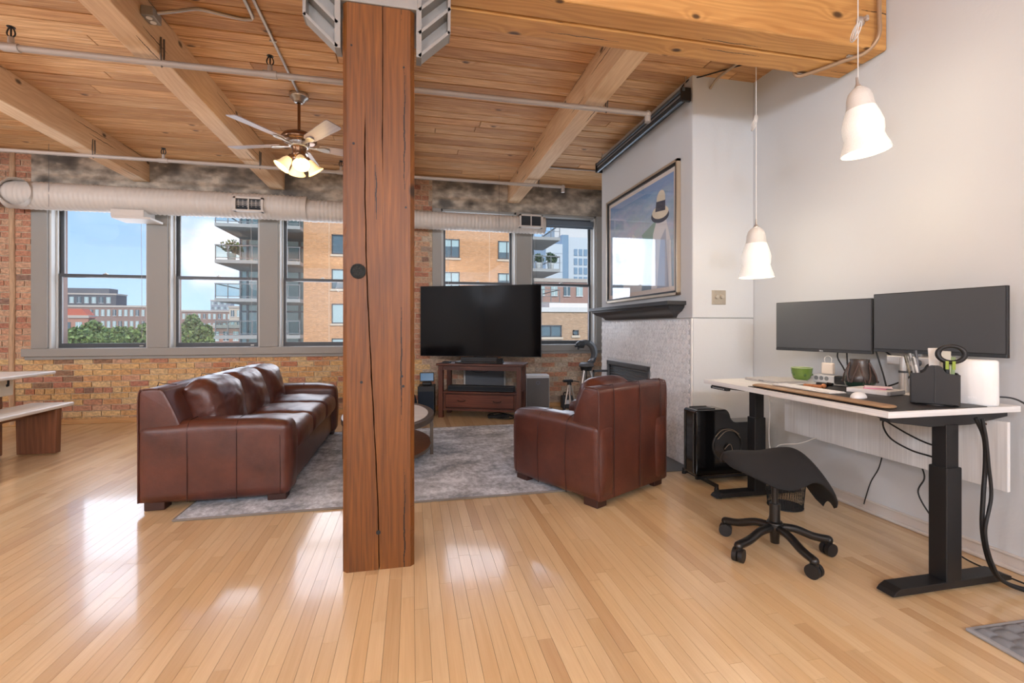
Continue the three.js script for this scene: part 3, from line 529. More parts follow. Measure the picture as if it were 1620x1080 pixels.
// ceiling fan with four bell glasses
{
  const f = thing('ceiling_fan', 'bronze five-blade ceiling fan with lit bell glasses', 'ceiling fan', [-1.008, 0, -4.6]);
  mesh('canopy', lathe([[0.02, 3.25], [0.035, 3.252], [0.05, 3.265], [0.055, 3.28], [0.078, 3.295], [0.084, 3.31], [0.084, YC]], 36), M.steel, f);
  mesh('down_rod', rod([0, 2.99, 0], [0, 3.26, 0], 0.0135, 16), M.bronze, f);
  const mo = mesh('motor_housing', lathe([[0.0, 3.0], [0.03, 2.998], [0.075, 2.985], [0.135, 2.955], [0.152, 2.93], [0.152, 2.905], [0.13, 2.892], [0.085, 2.888], [0.0, 2.888]], 40), M.bronze, f);
  mesh('motor_vent', [lathe([[0.085, 2.89], [0.08, 2.855], [0.085, 2.85], [0.07, 2.845], [0.0, 2.845]], 32), ...Array.from({ length: 16 }, (_, k) => { const a = k / 16 * 6.283; return bx(0.012, 0.03, 0.012, Math.cos(a) * 0.084, 2.872, Math.sin(a) * 0.084); })], M.steel, mo);
  mesh('switch_housing', lathe([[0.07, 2.846], [0.06, 2.83], [0.055, 2.79], [0.06, 2.77], [0.045, 2.75], [0.0, 2.745]], 32), M.bronze, f);
  const bladeMat = std({ color: rgb(186, 168, 168), roughness: 0.35, map: T.lam });
  for (let k = 0; k < 5; k++) {
    const a = (90 + 72 * k) * Math.PI / 180, s = new THREE.Shape();
    s.moveTo(0.17, -0.035); s.lineTo(0.22, -0.055); s.lineTo(0.62, -0.072); s.quadraticCurveTo(0.66, -0.07, 0.66, -0.05); s.lineTo(0.66, 0.05); s.quadraticCurveTo(0.66, 0.07, 0.62, 0.072); s.lineTo(0.22, 0.055); s.lineTo(0.17, 0.035);
    const place = (g) => { g.rotateX(-Math.PI / 2); g.rotateX(-0.21); g.translate(0, 2.868, 0); return g.rotateY(a); };
    const bl = mesh('blade', place(ext(s, 0.007, 0.002)), bladeMat, f);
    const s2 = new THREE.Shape(); s2.moveTo(0.08, -0.012); s2.quadraticCurveTo(0.13, -0.006, 0.17, -0.018); s2.quadraticCurveTo(0.22, -0.045, 0.26, -0.02); s2.quadraticCurveTo(0.275, 0, 0.26, 0.02); s2.quadraticCurveTo(0.22, 0.045, 0.17, 0.018); s2.quadraticCurveTo(0.13, 0.006, 0.08, 0.012);
    mesh('blade_iron', place(ext(s2, 0.012, 0.003).translate(0, 0, -0.014)), M.steel, bl);
  }
  const glass = new THREE.MeshPhysicalMaterial({ color: rgb(250, 232, 190), roughness: 0.5, emissive: rgb(255, 205, 120), emissiveIntensity: 0.25, side: THREE.DoubleSide });
  for (let k = 0; k < 4; k++) {
    const a = (20 + 90 * k) * Math.PI / 180, tilt = 0.62;
    const put = (g) => { g.rotateZ(tilt); g.translate(0.06, 2.765, 0); return g.rotateY(a); };
    const arm = mesh('lamp_arm', put(merge([cyl(0.012, 0.012, 0.05, 0, 0, 0, 10), cyl(0.022, 0.026, 0.03, 0, -0.02, 0, 16)])), M.bronze, f);
    const sh = mesh('bell_glass', put(lathe([[0.022, -0.03], [0.03, -0.04], [0.042, -0.065], [0.048, -0.09], [0.052, -0.11], [0.062, -0.13], [0.078, -0.15], [0.075, -0.149], [0.06, -0.129], [0.049, -0.108], [0.045, -0.09], [0.039, -0.066], [0.027, -0.042]], 28)), glass, arm);
    mesh('bulb', put(merge([ball(0.018, 0, -0.115, 0, 12), cyl(0.01, 0.012, 0.05, 0, -0.085, 0, 10)])), std({ color: 0xffffff, emissive: rgb(255, 225, 165), emissiveIntensity: 1.2 }), sh);
    const p = new THREE.PointLight(0xffdca8, 0.1); const q = new THREE.Vector3(0, -0.125, 0).applyAxisAngle(new THREE.Vector3(0, 0, 1), tilt).add(new THREE.Vector3(0.06, 2.765, 0)).applyAxisAngle(new THREE.Vector3(0, 1, 0), a);
    p.position.copy(q); p.castShadow = true; p.shadow.radius = 1; f.add(p);
  }
}
// glass pendants over the desk
function pendant(label, x, z, yTop, tilt, knot) {
  const t = thing('pendant_lamp', label, 'pendant lamp', [x, 0, z], 0, 'glass pendants over the desk');
  const put = (g) => { g.rotateX(tilt * 0.4); g.rotateZ(-tilt); return g.translate(0, yTop, 0); };
  const cx = knot[0], top = YC;
  mesh('cord', tube([[0, yTop + 0.01, 0], [0, yTop + 0.12, 0], [0, knot[1] - 0.05, 0], [0, knot[1] + 0.2, 0], [0, top, 0]], 0.0028, 30, 8), M.cordW, t);
  mesh('cord_coil', [0, 1, 2].map((k) => turned(new THREE.TorusGeometry(0.034 + 0.004 * k, 0.003, 8, 28), 0.3 + 0.25 * k, 0.7 + 0.2 * k, 0.3).scale(0.8, 1.25, 1).translate(cx, knot[1] - 0.006 * k, 0.006)), M.cordW, t);
  mesh('canopy', lathe([[0.0, top - 0.028], [0.03, top - 0.026], [0.05, top - 0.01], [0.052, top]], 24), M.white, t);
  mesh('socket', put(lathe([[0.006, 0.055], [0.008, 0.02], [0.016, 0.004], [0.03, -0.012], [0.0, -0.014]], 20)), std({ color: rgb(196, 192, 186), roughness: 0.3, metalness: 0.6 }), t);
  T.frit ??= tex(256, 256, (u, v) => 0.72 + 0.5 * tn(u, v, 26, 26, 5, 3), { srgb: false, repeat: [3, 2] });
  const glow = new THREE.MeshPhysicalMaterial({ color: rgb(250, 248, 240), roughness: 0.35, emissive: rgb(255, 250, 240), emissiveIntensity: 0.2, bumpMap: T.frit, bumpScale: 0.004, side: THREE.DoubleSide });
  const pr = [[0.028, -0.008], [0.05, -0.03], [0.06, -0.06], [0.064, -0.10], [0.068, -0.12], [0.082, -0.16], [0.096, -0.21], [0.094, -0.25], [0.09, -0.275], [0.098, -0.305], [0.11, -0.335], [0.116, -0.36], [0.112, -0.36], [0.105, -0.333], [0.093, -0.304], [0.085, -0.275], [0.089, -0.25], [0.091, -0.21], [0.077, -0.161], [0.063, -0.12], [0.058, -0.10]];
  const s = mesh('shade', put(lathe(pr.slice(4, 20), 44)), glow, t);
  mesh('shade_neck', put(lathe(pr.slice(0, 5), 44)), new THREE.MeshPhysicalMaterial({ color: rgb(226, 222, 214), roughness: 0.35, bumpMap: T.frit, bumpScale: 0.002 }), t);
  const p = new THREE.PointLight(0xffeed4, 0.5); p.position.copy(new THREE.Vector3(0, -0.2, 0).applyEuler(new THREE.Euler(0, 0, -tilt)).add(new THREE.Vector3(0, yTop, 0))); p.castShadow = true; p.shadow.radius = 3; t.add(p);
}
pendant('white glass pendant lamp hanging higher and nearer, against the plain wall', 2.385, -2.10, 2.51, -0.1, [-0.02, 2.82]);
pendant('white glass pendant lamp hanging lower, beside the chimney breast corner', 2.40, -2.89, 1.915, 0.0, [-0.02, 2.66]);
// unseen globe lamps, out of view, placed to light the room evenly
[[-4.6, 1.6], [-2.2, 2.2], [0.2, 2.4], [1.0, 3.2], [-4.2, -3.4]].forEach(([x, z], i) => {
  const t = thing('unseen_globe_lamp', ['unseen globe lamp behind the viewer to the far left, placed to light the room', 'unseen globe lamp behind the viewer to the left, placed to light the room', 'unseen globe lamp straight behind the viewer, placed to light the room', 'unseen globe lamp behind the viewer to the right, placed to light the room', 'unseen globe lamp left of the view, placed to light the brick wall and bench'][i], 'lamp', [x, 0, z]);
  mesh('cord', rod([0, 2.72, 0], [0, YC, 0], 0.004, 8), M.cord, t);
  mesh('globe', ball(0.2, 0, 2.52, 0, 32), std({ color: 0xffffff, roughness: 0.4, emissive: rgb(244, 248, 255), emissiveIntensity: 1.5 }), t);
  const p = new THREE.PointLight(0xe6efff, i === 4 ? UNSEEN_LAMP * 0.55 : UNSEEN_LAMP); p.position.set(0, 2.52, 0); p.castShadow = true; p.shadow.radius = 10; t.add(p);
});
{ // projector screen housing on the chimney breast
  const t = thing('projector_screen', 'black retracted projector screen housing above the picture', 'screen', [2.30, 3.16, -4.47]);
  mesh('housing', [bb(-0.075, 0.0, -0.03, 0.045, -0.94, 0.94, 0.006)], M.black, t);
  mesh('rail', [bb(-0.085, -0.06, 0.02, 0.05, -0.95, 0.95, 0.004), rod([-0.06, -0.045, -0.92], [-0.06, -0.045, 0.92], 0.016, 14)], std({ color: rgb(96, 110, 122), roughness: 0.3, metalness: 0.5 }), t);
  mesh('slot', bb(-0.078, -0.074, -0.012, 0.004, -0.9, 0.9), std({ color: rgb(130, 140, 150), roughness: 0.4 }), t);
  for (const z of [-0.93, 0.93]) { mesh('end_cap', bb(-0.088, 0.0, -0.06, 0.055, z - 0.012, z + 0.012, 0.004), M.black, t); mesh('hook', tube([[-0.03, 0.05, z * 0.96], [-0.03, 0.1, z * 0.96], [-0.02, 0.14, z * 0.96], [-0.02, 0.172, z * 0.96]], 0.004, 16, 6), M.steel, t); }
}
{ // framed picture
  const t = thing('framed_picture', 'large framed painting with a white straw hat on blue above the mantel', 'picture', [2.318, 2.087, -4.48]);
  const W = 1.534, H = 1.20, cv = document.createElement('canvas'); cv.width = 768; cv.height = 600;
  const c = cv.getContext('2d'), R = rngOf(77);
  c.fillStyle = '#9fb6cb'; c.fillRect(0, 0, 768, 600);
  const gr = c.createLinearGradient(0, 0, 0, 600); gr.addColorStop(0, '#6f9bcf'); gr.addColorStop(0.45, '#b8c9d8'); gr.addColorStop(1, '#8fa6b8'); c.fillStyle = gr; c.fillRect(0, 0, 768, 600);
  for (let k = 0; k < 240; k++) { c.fillStyle = `rgba(${170 + R() * 70 | 0},${190 + R() * 50 | 0},${210 + R() * 40 | 0},0.10)`; c.beginPath(); c.ellipse(R() * 768, 60 + R() * 420, 40 + R() * 110, 8 + R() * 26, (R() - 0.5) * 1.0, 0, 7); c.fill(); }
  const poly = (f, ...p) => { c.fillStyle = f; c.beginPath(); p.forEach(([x, y], i) => i ? c.lineTo(x, y) : c.moveTo(x, y)); c.fill(); };
  poly('#dfe3e6', [250, 330], [320, 240], [400, 300], [470, 360], [430, 600], [180, 600]);
  poly('#8fb3a8', [430, 270], [600, 215], [590, 300], [540, 400], [470, 330]);
  poly('#e6e7ea', [560, 290], [600, 215], [690, 220], [740, 360], [750, 600], [540, 600]);
  poly('#b9c2d2', [640, 330], [690, 280], [720, 600], [600, 600]);
  poly('#7c93aa', [90, 300], [130, 260], [150, 400], [80, 420]);
  c.save(); c.translate(640, 130); c.rotate(0.12);
  c.fillStyle = '#3b4258'; c.beginPath(); c.ellipse(0, 70, 92, 40, 0, 0, 7); c.fill();
  c.fillStyle = '#efe6d0'; c.beginPath(); c.ellipse(0, 52, 84, 36, 0, 0, 7); c.fill();
  poly('#3b4258', [-46, -10], [46, -10], [52, 46], [-52, 46]); c.fillStyle = '#efe6d0'; c.beginPath(); c.ellipse(0, -18, 44, 50, 0, Math.PI, 0); c.fill(); c.fillRect(-44, -20, 88, 12);
  c.restore();
  const art = new THREE.CanvasTexture(cv); art.colorSpace = THREE.SRGBColorSpace;
  mesh('frame', [bb(-0.035, 0, H / 2 - 0.022, H / 2, -W / 2, W / 2), bb(-0.035, 0, -H / 2, -H / 2 + 0.022, -W / 2, W / 2), bb(-0.035, 0, -H / 2, H / 2, -W / 2, -W / 2 + 0.022), bb(-0.035, 0, -H / 2, H / 2, W / 2 - 0.022, W / 2)], std({ color: rgb(190, 174, 152), roughness: 0.35, metalness: 0.5 }), t);
  mesh('inner_lip', [bb(-0.032, -0.004, H / 2 - 0.045, H / 2 - 0.022, -W / 2 + 0.02, W / 2 - 0.02), bb(-0.032, -0.004, -H / 2 + 0.022, -H / 2 + 0.04, -W / 2 + 0.02, W / 2 - 0.02), bb(-0.032, -0.004, -H / 2 + 0.02, H / 2 - 0.02, -W / 2 + 0.022, -W / 2 + 0.04), bb(-0.032, -0.004, -H / 2 + 0.02, H / 2 - 0.02, W / 2 - 0.04, W / 2 - 0.022)], M.black, t);
  mesh('mat_board', bb(-0.014, -0.004, -H / 2 + 0.03, H / 2 - 0.03, -W / 2 + 0.03, W / 2 - 0.03), std({ color: rgb(232, 222, 214), roughness: 0.8 }), t);
  const pg = new THREE.PlaneGeometry(W - 0.17, H - 0.17).rotateY(-Math.PI / 2).translate(-0.0155, 0, 0);
  mesh('painting', pg, std({ map: art, roughness: 0.7 }), t);
  mesh('glazing', bb(-0.022, -0.020, -H / 2 + 0.03, H / 2 - 0.03, -W / 2 + 0.03, W / 2 - 0.03), M.glass, t);
}
// ---------- seating ----------
function seating(name, label, category, pos, turn, D, L, nSeat, arm, seed, rugFeet, back = 0.80) {
  const t = thing(name, label, category, pos, turn), hx = D / 2, hz = L / 2, inner = L - 2 * arm, w = inner / nSeat;
  mesh('base', uvm(cushion(D - 0.06, 0.26, inner + 0.04, { r: 0.02, bulge: [0.01, 0, 0], wr: 0.001, seed, n: 26 }), 'z').translate(-0.005, 0.185, 0), M.leather, t);
  for (const s of [-1, 1]) {
    const a = mesh('arm', cushion(D + 0.004, 0.525, arm, { r: 0.055, bulge: [0.015, 0.012, 0.012], wr: 0.003, wf: 5, seed: seed + s, n: 34, sag: (o, q) => { if (q[1] > 0.5 && q[0] > 0.45) o[1] -= 0.07 * (q[0] - 0.45) ** 2; if (q[1] > 0.6 && q[0] < -0.2) o[1] -= 0.02 * (-0.2 - q[0]); } }).translate(0.0, 0.3125, s * (hz - arm / 2)), M.leather, t);
    for (const x of [-hx * 0.36, hx * 0.28]) mesh('seam', tube([[x, 0.055, s * (hz + 0.004)], [x + 0.004, 0.3, s * (hz + 0.0135)], [x, 0.52, s * (hz + 0.001)], [x, 0.577, s * (hz - 0.045)], [x, 0.586, s * (hz - arm + 0.05)]], 0.0032, 40, 6), M.seam, a);
    mesh('seam', tube([[hx - 0.06, 0.06, s * (hz + 0.002)], [hx - 0.06, 0.35, s * (hz + 0.004)], [hx - 0.065, 0.49, s * (hz - 0.004)], [hx - 0.08, 0.548, s * (hz - 0.04)]], 0.0028, 30, 6), M.seam, a);
  }
  // back frame: wide at the foot, narrow and rounded at the top
  const sh = new THREE.Shape(); sh.moveTo(-hx, 0.055); sh.lineTo(-hx + 0.25, 0.055); sh.lineTo(-hx + 0.25, 0.55); sh.quadraticCurveTo(-hx + 0.21, 0.66, -hx + 0.155, back - 0.03); sh.quadraticCurveTo(-hx + 0.14, back, -hx + 0.10, back); sh.lineTo(-hx + 0.035, back - 0.005); sh.quadraticCurveTo(-hx + 0.005, back - 0.01, -hx + 0.002, back - 0.04);
  const bk = ext(sh, L - 0.03, 0.015, [], 8).translate(0, 0, -(L - 0.03) / 2); uvm(bk, 'z', seed, 0);
  const b = mesh('back', toCreasedNormals(bk, 0.6), M.leather, t);
  uvm(b.geometry, 'z', seed, 0);
  for (const q of [-0.30, 0.06, 0.38]) mesh('seam', tube([[-hx - 0.002, 0.06, q * L], [-hx - 0.002, back - 0.05, q * L], [-hx + 0.05, back + 0.001, q * L], [-hx + 0.12, back, q * L]], 0.003, 30, 6), M.seam, b);
  for (const s of [-1, 1]) mesh('welt', tube([[-hx + 0.006, 0.06, s * (hz - 0.014)], [-hx + 0.006, 0.45, s * (hz - 0.014)], [-hx + 0.008, back - 0.04, s * (hz - 0.014)], [-hx + 0.05, back - 0.004, s * (hz - 0.014)], [-hx + 0.12, back - 0.004, s * (hz - 0.014)]], 0.005, 40, 6), M.leather, b);
  for (let i = 0; i < nSeat; i++) {
    const z = -inner / 2 + w * (i + 0.5);
    const c = mesh('seat_cushion', cushion(D - 0.26, 0.19, w - 0.006, { r: 0.06, bulge: [0.015, 0.035, 0], wr: 0.006, wf: 7, seed: seed + 10 + i, n: 30 }).translate(0.135, 0.385, z), M.leather, t);
    mesh('piping', tube([[0.11, 0.445, z - w / 2 + 0.05], [hx - 0.04, 0.45, z - w / 2 + 0.04], [hx - 0.012, 0.45, z], [hx - 0.04, 0.45, z + w / 2 - 0.04], [0.11, 0.445, z + w / 2 - 0.05]], 0.004, 50, 6), M.leather, c);
    mesh('back_cushion', turned(cushion(0.23, 0.43, w - 0.004, { r: 0.085, bulge: [0.055, 0.03, 0], wr: 0.010, wf: 8, seed: seed + 20 + i, n: 40 }), 0, 0, 0.24).translate(-hx + 0.285, 0.595, z), M.leather, t);
  }
  for (const x of [-1, 1]) for (const z of [-1, 1]) mesh('foot', bx(0.12, rugFeet(x, z) ? 0.05 : 0.063, 0.1, x * (hx - 0.09), rugFeet(x, z) ? 0.0385 : 0.0315, z * (hz - 0.08), 0.006), std({ color: rgb(56, 28, 20), roughness: 0.5 }), t);
  return t;
}
seating('leather_sofa', 'long brown leather sofa with three back cushions below the windows', 'sofa', [-1.275, 0, -4.53], 0, 0.92, 2.16, 3, 0.21, 3, (x) => x > 0);
seating('leather_armchair', 'brown leather armchair seen from behind before the fireplace', 'armchair', [1.345, 0, -3.435], Math.atan2(0.88, -0.475), 0.87, 0.83, 1, 0.19, 41, (x) => x > 0);
{
  const t = thing('area_rug', 'large mottled silver grey rug under the sofa and armchair', 'rug', [0.17, 0, -4.43]);
  const g = new THREE.PlaneGeometry(3.22, 2.34, 110, 80).rotateX(-Math.PI / 2), p = g.attributes.position; const b = bx(3.22, 0.010, 2.34, 0, 0.0055, 0);
  for (let i = 0; i < p.count; i++) p.setY(i, 0.0125 + 0.0015 * noise.noise(p.getX(i) * 20, 0, p.getZ(i) * 20)); g.computeVertexNormals(); uvm(g, 'x');
  mesh('pile', [b, g], std({ map: T.rug, roughness: 1, bumpMap: T.rugB, bumpScale: 0.006 }), t);
  mesh('bound_edge', [rod([-1.61, 0.008, 1.17], [1.61, 0.008, 1.17], 0.007, 8), rod([-1.61, 0.008, -1.17], [1.61, 0.008, -1.17], 0.007, 8), rod([-1.61, 0.008, -1.17], [-1.61, 0.008, 1.17], 0.007, 8), rod([1.61, 0.008, -1.17], [1.61, 0.008, 1.17], 0.007, 8)], std({ color: rgb(128, 120, 112), roughness: 1 }), t);
}
{ // oval coffee table half hidden by the column
  const t = thing('coffee_table', 'oval two-tier coffee table with metal rim behind the column', 'table', [-0.205, 0.012, -4.47]), A = 0.41, B = 0.66;
  const ell = (a, b) => { const s = new THREE.Shape(); s.absellipse(0, 0, a, b, 0, Math.PI * 2); return s; }, flat = (g, y) => g.rotateX(-Math.PI / 2).translate(0, y, 0);
  const hole = (a, b) => { const s = new THREE.Path(); s.absellipse(0, 0, a, b, 0, Math.PI * 2); return s; };
  const met = std({ color: rgb(104, 92, 82), roughness: 0.35, metalness: 0.5 });
  mesh('rim', flat(ext(ell(A, B), 0.05, 0.004, [hole(A - 0.055, B - 0.055)], 48), 0.345), met, t);
  const tp = flat(ext(ell(A - 0.053, B - 0.053), 0.02, 0, [], 48), 0.372); uvm(tp, 'x'); mesh('table_top', tp, std({ map: T.lam, color: new THREE.Color(1.0, 0.98, 0.94), roughness: 0.3 }), t);
  const s2 = flat(ext(ell(A - 0.03, B - 0.03), 0.022, 0.003, [], 48), 0.10); uvm(s2, 'x'); const sh = mesh('lower_shelf', s2, M.walnut, t);
  mesh('shelf_rim', flat(ext(ell(A - 0.022, B - 0.022), 0.026, 0.003, [hole(A - 0.031, B - 0.031)], 48), 0.098), met, sh);
  for (const [x, z] of [[A - 0.02, 0.02], [-A + 0.02, 0.02], [0, B - 0.02], [0, -B + 0.02]]) mesh('leg', bx(0.03, 0.35, 0.03, x, 0.175, z, 0.003), met, t);
}
// ---------- television corner ----------
const tvTurn = -0.393, tvAt = [0.945, 0, -6.275];
{
  const t = thing('tv_stand', 'dark wood television stand with one wide drawer', 'tv stand', tvAt, tvTurn), w = 1.12, d = 0.42;
  mesh('top', bx(w + 0.05, 0.028, d + 0.05, 0, 0.706, 0, 0.005), M.darkWood, t);
  mesh('apron', [bx(w - 0.1, 0.06, 0.02, 0, 0.662, d / 2 - 0.02), bx(w - 0.1, 0.06, 0.02, 0, 0.662, -d / 2 + 0.02), bx(0.02, 0.06, d - 0.1, w / 2 - 0.03, 0.662, 0), bx(0.02, 0.06, d - 0.1, -w / 2 + 0.03, 0.662, 0)], M.darkWood, t);
  for (const x of [-1, 1]) for (const z of [-1, 1]) mesh('leg', bx(0.062, 0.692, 0.062, x * (w / 2 - 0.031), 0.346, z * (d / 2 - 0.031), 0.003), M.darkWood, t);
  mesh('shelf', bx(w - 0.06, 0.022, d - 0.03, 0, 0.335, 0, 0.003), M.darkWood, t);
  mesh('drawer_case', [bx(w - 0.13, 0.2, d - 0.08, 0, 0.222, -0.012), bx(w - 0.12, 0.03, 0.03, 0, 0.11, d / 2 - 0.03), bx(0.03, 0.2, 0.03, -w / 2 + 0.08, 0.22, d / 2 - 0.03), bx(0.03, 0.2, 0.03, w / 2 - 0.08, 0.22, d / 2 - 0.03)], M.darkWood, t);
  const dr = mesh('drawer', [bx(w - 0.20, 0.165, 0.022, 0, 0.225, d / 2 - 0.022, 0.003)], std({ map: T.dark, color: new THREE.Color(1.25, 1.15, 1.1), roughness: 0.4 }), t);
  for (const x of [-0.24, 0.24]) mesh('handle', tube([[x - 0.05, 0.235, d / 2 - 0.01], [x - 0.045, 0.228, d / 2 + 0.012], [x, 0.224, d / 2 + 0.018], [x + 0.045, 0.228, d / 2 + 0.012], [x + 0.05, 0.235, d / 2 - 0.01]], 0.005, 24, 8), std({ color: rgb(58, 42, 34), roughness: 0.35, metalness: 0.6 }), dr);
  const at = (x, y, z) => [tvAt[0] + x * Math.cos(tvTurn) + z * Math.sin(tvTurn), y, tvAt[2] - x * Math.sin(tvTurn) + z * Math.cos(tvTurn)];
  const tv = thing('television', 'very large flat black television on the dark wood stand', 'television', at(-0.03, 0.7201, 0.06), tvTurn);
  mesh('panel', bx(1.67, 0.955, 0.028, 0, 0.565, 0, 0.006), M.black, tv);
  mesh('screen', bx(1.655, 0.94, 0.003, 0, 0.566, 0.0148), new THREE.MeshPhysicalMaterial({ color: rgb(9, 9, 11), roughness: 0.1, specularIntensity: 0.35 }), tv);
  mesh('rear_housing', bx(1.1, 0.55, 0.05, 0, 0.40, -0.036, 0.02), M.black, tv);
  mesh('neck', bx(0.18, 0.12, 0.03, 0, 0.06, -0.02, 0.005), M.black, tv);
  mesh('base', [bx(0.62, 0.022, 0.24, 0, 0.011, 0.0, 0.006), bx(0.5, 0.065, 0.05, 0, 0.05, 0.02, 0.006)], M.black, tv);
  const sb = thing('soundbar', 'long dark soundbar on the shelf of the television stand', 'soundbar', at(0.0, 0.3462, 0.08), tvTurn);
  mesh('body', bx(0.9, 0.075, 0.13, 0, 0.038, 0, 0.012), std({ color: rgb(38, 42, 47), roughness: 0.55 }), sb);
  mesh('grille', bx(0.88, 0.045, 0.004, 0, 0.042, 0.066, 0.001), std({ color: rgb(24, 30, 36), roughness: 0.9, bumpMap: T.fabric, bumpScale: 0.001 }), sb);
  const mb = thing('media_puck', 'small black streaming box on the left end of the television stand', 'media box', at(-0.47, 0.7201, 0.12), tvTurn);
  mesh('body', bx(0.10, 0.022, 0.09, 0, 0.011, 0, 0.006), M.black, mb); mesh('top_plate', bx(0.08, 0.002, 0.07, 0, 0.0225, 0), M.blackGloss, mb);
  const cu = thing('small_speaker', 'small black cube in front of the television foot', 'speaker', at(0.27, 0.7201, 0.16), tvTurn);
  mesh('body', bx(0.08, 0.07, 0.06, 0, 0.035, 0, 0.008), M.black, cu); mesh('front_grille', bx(0.07, 0.06, 0.003, 0, 0.035, 0.03), M.blackFab, cu);
  const lp = thing('leaning_panel', 'grey framed panel leaning on the wall behind the television stand', 'panel', [1.05, 0, -6.79]); lp.rotation.x = -0.06; lp.position.z = -6.76;
  mesh('frame', [bb(-0.31, -0.285, 0.02, 0.66, -0.015, 0.015), bb(0.285, 0.31, 0.02, 0.66, -0.015, 0.015), bb(-0.31, 0.31, 0.635, 0.66, -0.015, 0.015), bb(-0.31, 0.31, 0.0, 0.03, -0.015, 0.015)], std({ color: rgb(158, 154, 148), roughness: 0.4, metalness: 0.4 }), lp);
  mesh('panel_face', bb(-0.285, 0.285, 0.03, 0.635, -0.008, 0.002), std({ color: rgb(96, 98, 102), roughness: 0.7, bumpMap: T.fabric, bumpScale: 0.001 }), lp);
  tag(mesh('floor_cables', [tube([[1.05, 0.012, -6.2], [1.2, 0.04, -6.12], [1.32, 0.012, -6.05], [1.25, 0.012, -5.95], [1.05, 0.02, -6.02], [1.0, 0.045, -6.12], [1.15, 0.05, -6.2], [1.3, 0.03, -6.1], [1.42, 0.012, -6.0], [1.40, 0.012, -5.82]], 0.008, 120, 6), tube([[1.0, 0.012, -6.1], [1.1, 0.03, -6.0], [1.22, 0.03, -6.05], [1.15, 0.012, -6.15], [1.0, 0.02, -6.18], [1.05, 0.05, -6.05]], 0.009, 70, 6), bx(0.28, 0.04, 0.06, 1.13, 0.02, -6.1, 0.008)], M.cord), 'tangle of black cables and a power strip on the floor under the television stand', 'cables');
  tag(mesh('hanging_cable', tube([[0.72, 0.69, -6.35], [0.78, 0.62, -6.36], [0.88, 0.585, -6.33], [1.0, 0.60, -6.27], [1.08, 0.69, -6.22]], 0.004, 40, 6), M.cord), 'thin cable sagging under the top of the television stand', 'cable');
}
{
  const t = thing('air_purifier', 'grey air purifier with a perforated front beside the television stand', 'air purifier', [1.73, 0, -6.38], -0.12), w = 0.33, h = 0.53, d = 0.24;
  const side = std({ color: rgb(186, 188, 190), roughness: 0.35, metalness: 0.3 });
  mesh('body', [bx(w, h, d - 0.02, 0, h / 2, -0.01, 0.012)], side, t);
  const perf = tex(128, 128, (u, v) => { const a = (u * 2) % 1 - 0.5, b = (v * 2) % 1 - 0.5, q = Math.min(Math.hypot(a, b), Math.hypot(Math.abs(a) - 0.5, Math.abs(b) - 0.5)); return q < 0.2 ? [0.10, 0.10, 0.10] : [0.38, 0.365, 0.36]; }, { repeat: [40, 40] });
  mesh('front_grille', bx(w - 0.02, h - 0.05, 0.012, 0, h / 2 - 0.012, d / 2 - 0.016, 0.004), std({ map: perf, roughness: 0.5, metalness: 0.2 }), t);
  mesh('top_panel', bx(w - 0.01, 0.012, d - 0.03, 0, h, -0.01, 0.004), std({ color: rgb(222, 224, 226), roughness: 0.3 }), t);
  mesh('emblem', turned(new THREE.TorusGeometry(0.022, 0.004, 8, 28), 0, 0, 0).translate(0, h - 0.10, d / 2 - 0.009), std({ color: rgb(92, 98, 120), roughness: 0.4 }), t);
  mesh('foot_base', bx(w - 0.03, 0.02, d - 0.04, 0, 0.01, -0.01), M.black, t);
}
{
  const t = thing('subwoofer', 'black subwoofer box on the floor left of the television stand', 'speaker', [0.205, 0, -6.50], -0.1);
  mesh('cabinet', bx(0.22, 0.40, 0.30, 0, 0.21, 0, 0.008), M.black, t);
  mesh('grille', bx(0.20, 0.30, 0.006, 0, 0.19, 0.152, 0.002), std({ color: rgb(26, 36, 48), roughness: 0.95, bumpMap: T.fabric, bumpScale: 0.0015 }), t);
  for (const x of [-0.08, 0.08]) for (const z of [-0.11, 0.11]) mesh('foot', cyl(0.016, 0.016, 0.012, x, 0.006, z, 12), M.black, t);
  const d = thing('smart_display', 'small lit smart display standing on the subwoofer', 'display', [0.205, 0.4101, -6.45], -0.05);
  mesh('base', [bx(0.13, 0.05, 0.10, 0, 0.025, -0.02, 0.02)], M.black, d);
  mesh('tablet', turned(bx(0.19, 0.125, 0.014, 0, 0, 0, 0.006), -0.2, 0, 0).translate(0, 0.115, 0.0), M.black, d);
  mesh('screen_glow', turned(bx(0.17, 0.10, 0.002), -0.2, 0, 0).translate(0, 0.116, 0.0085), std({ color: rgb(20, 40, 60), emissive: rgb(60, 120, 160), emissiveIntensity: 0.5, roughness: 0.2 }), d);
  const h = thing('glass_jug', 'dark glass jug on the floor between the column and the subwoofer', 'jug', [-0.03, 0, -6.32]);
  mesh('body', lathe([[0.0, 0.0], [0.09, 0.0], [0.105, 0.05], [0.105, 0.2], [0.08, 0.3], [0.045, 0.34], [0.04, 0.38]], 28), new THREE.MeshPhysicalMaterial({ color: rgb(40, 52, 62), roughness: 0.1, clearcoat: 0.6 }), h);
  mesh('lid', cyl(0.045, 0.045, 0.03, 0, 0.395, 0, 20), M.black, h);
}
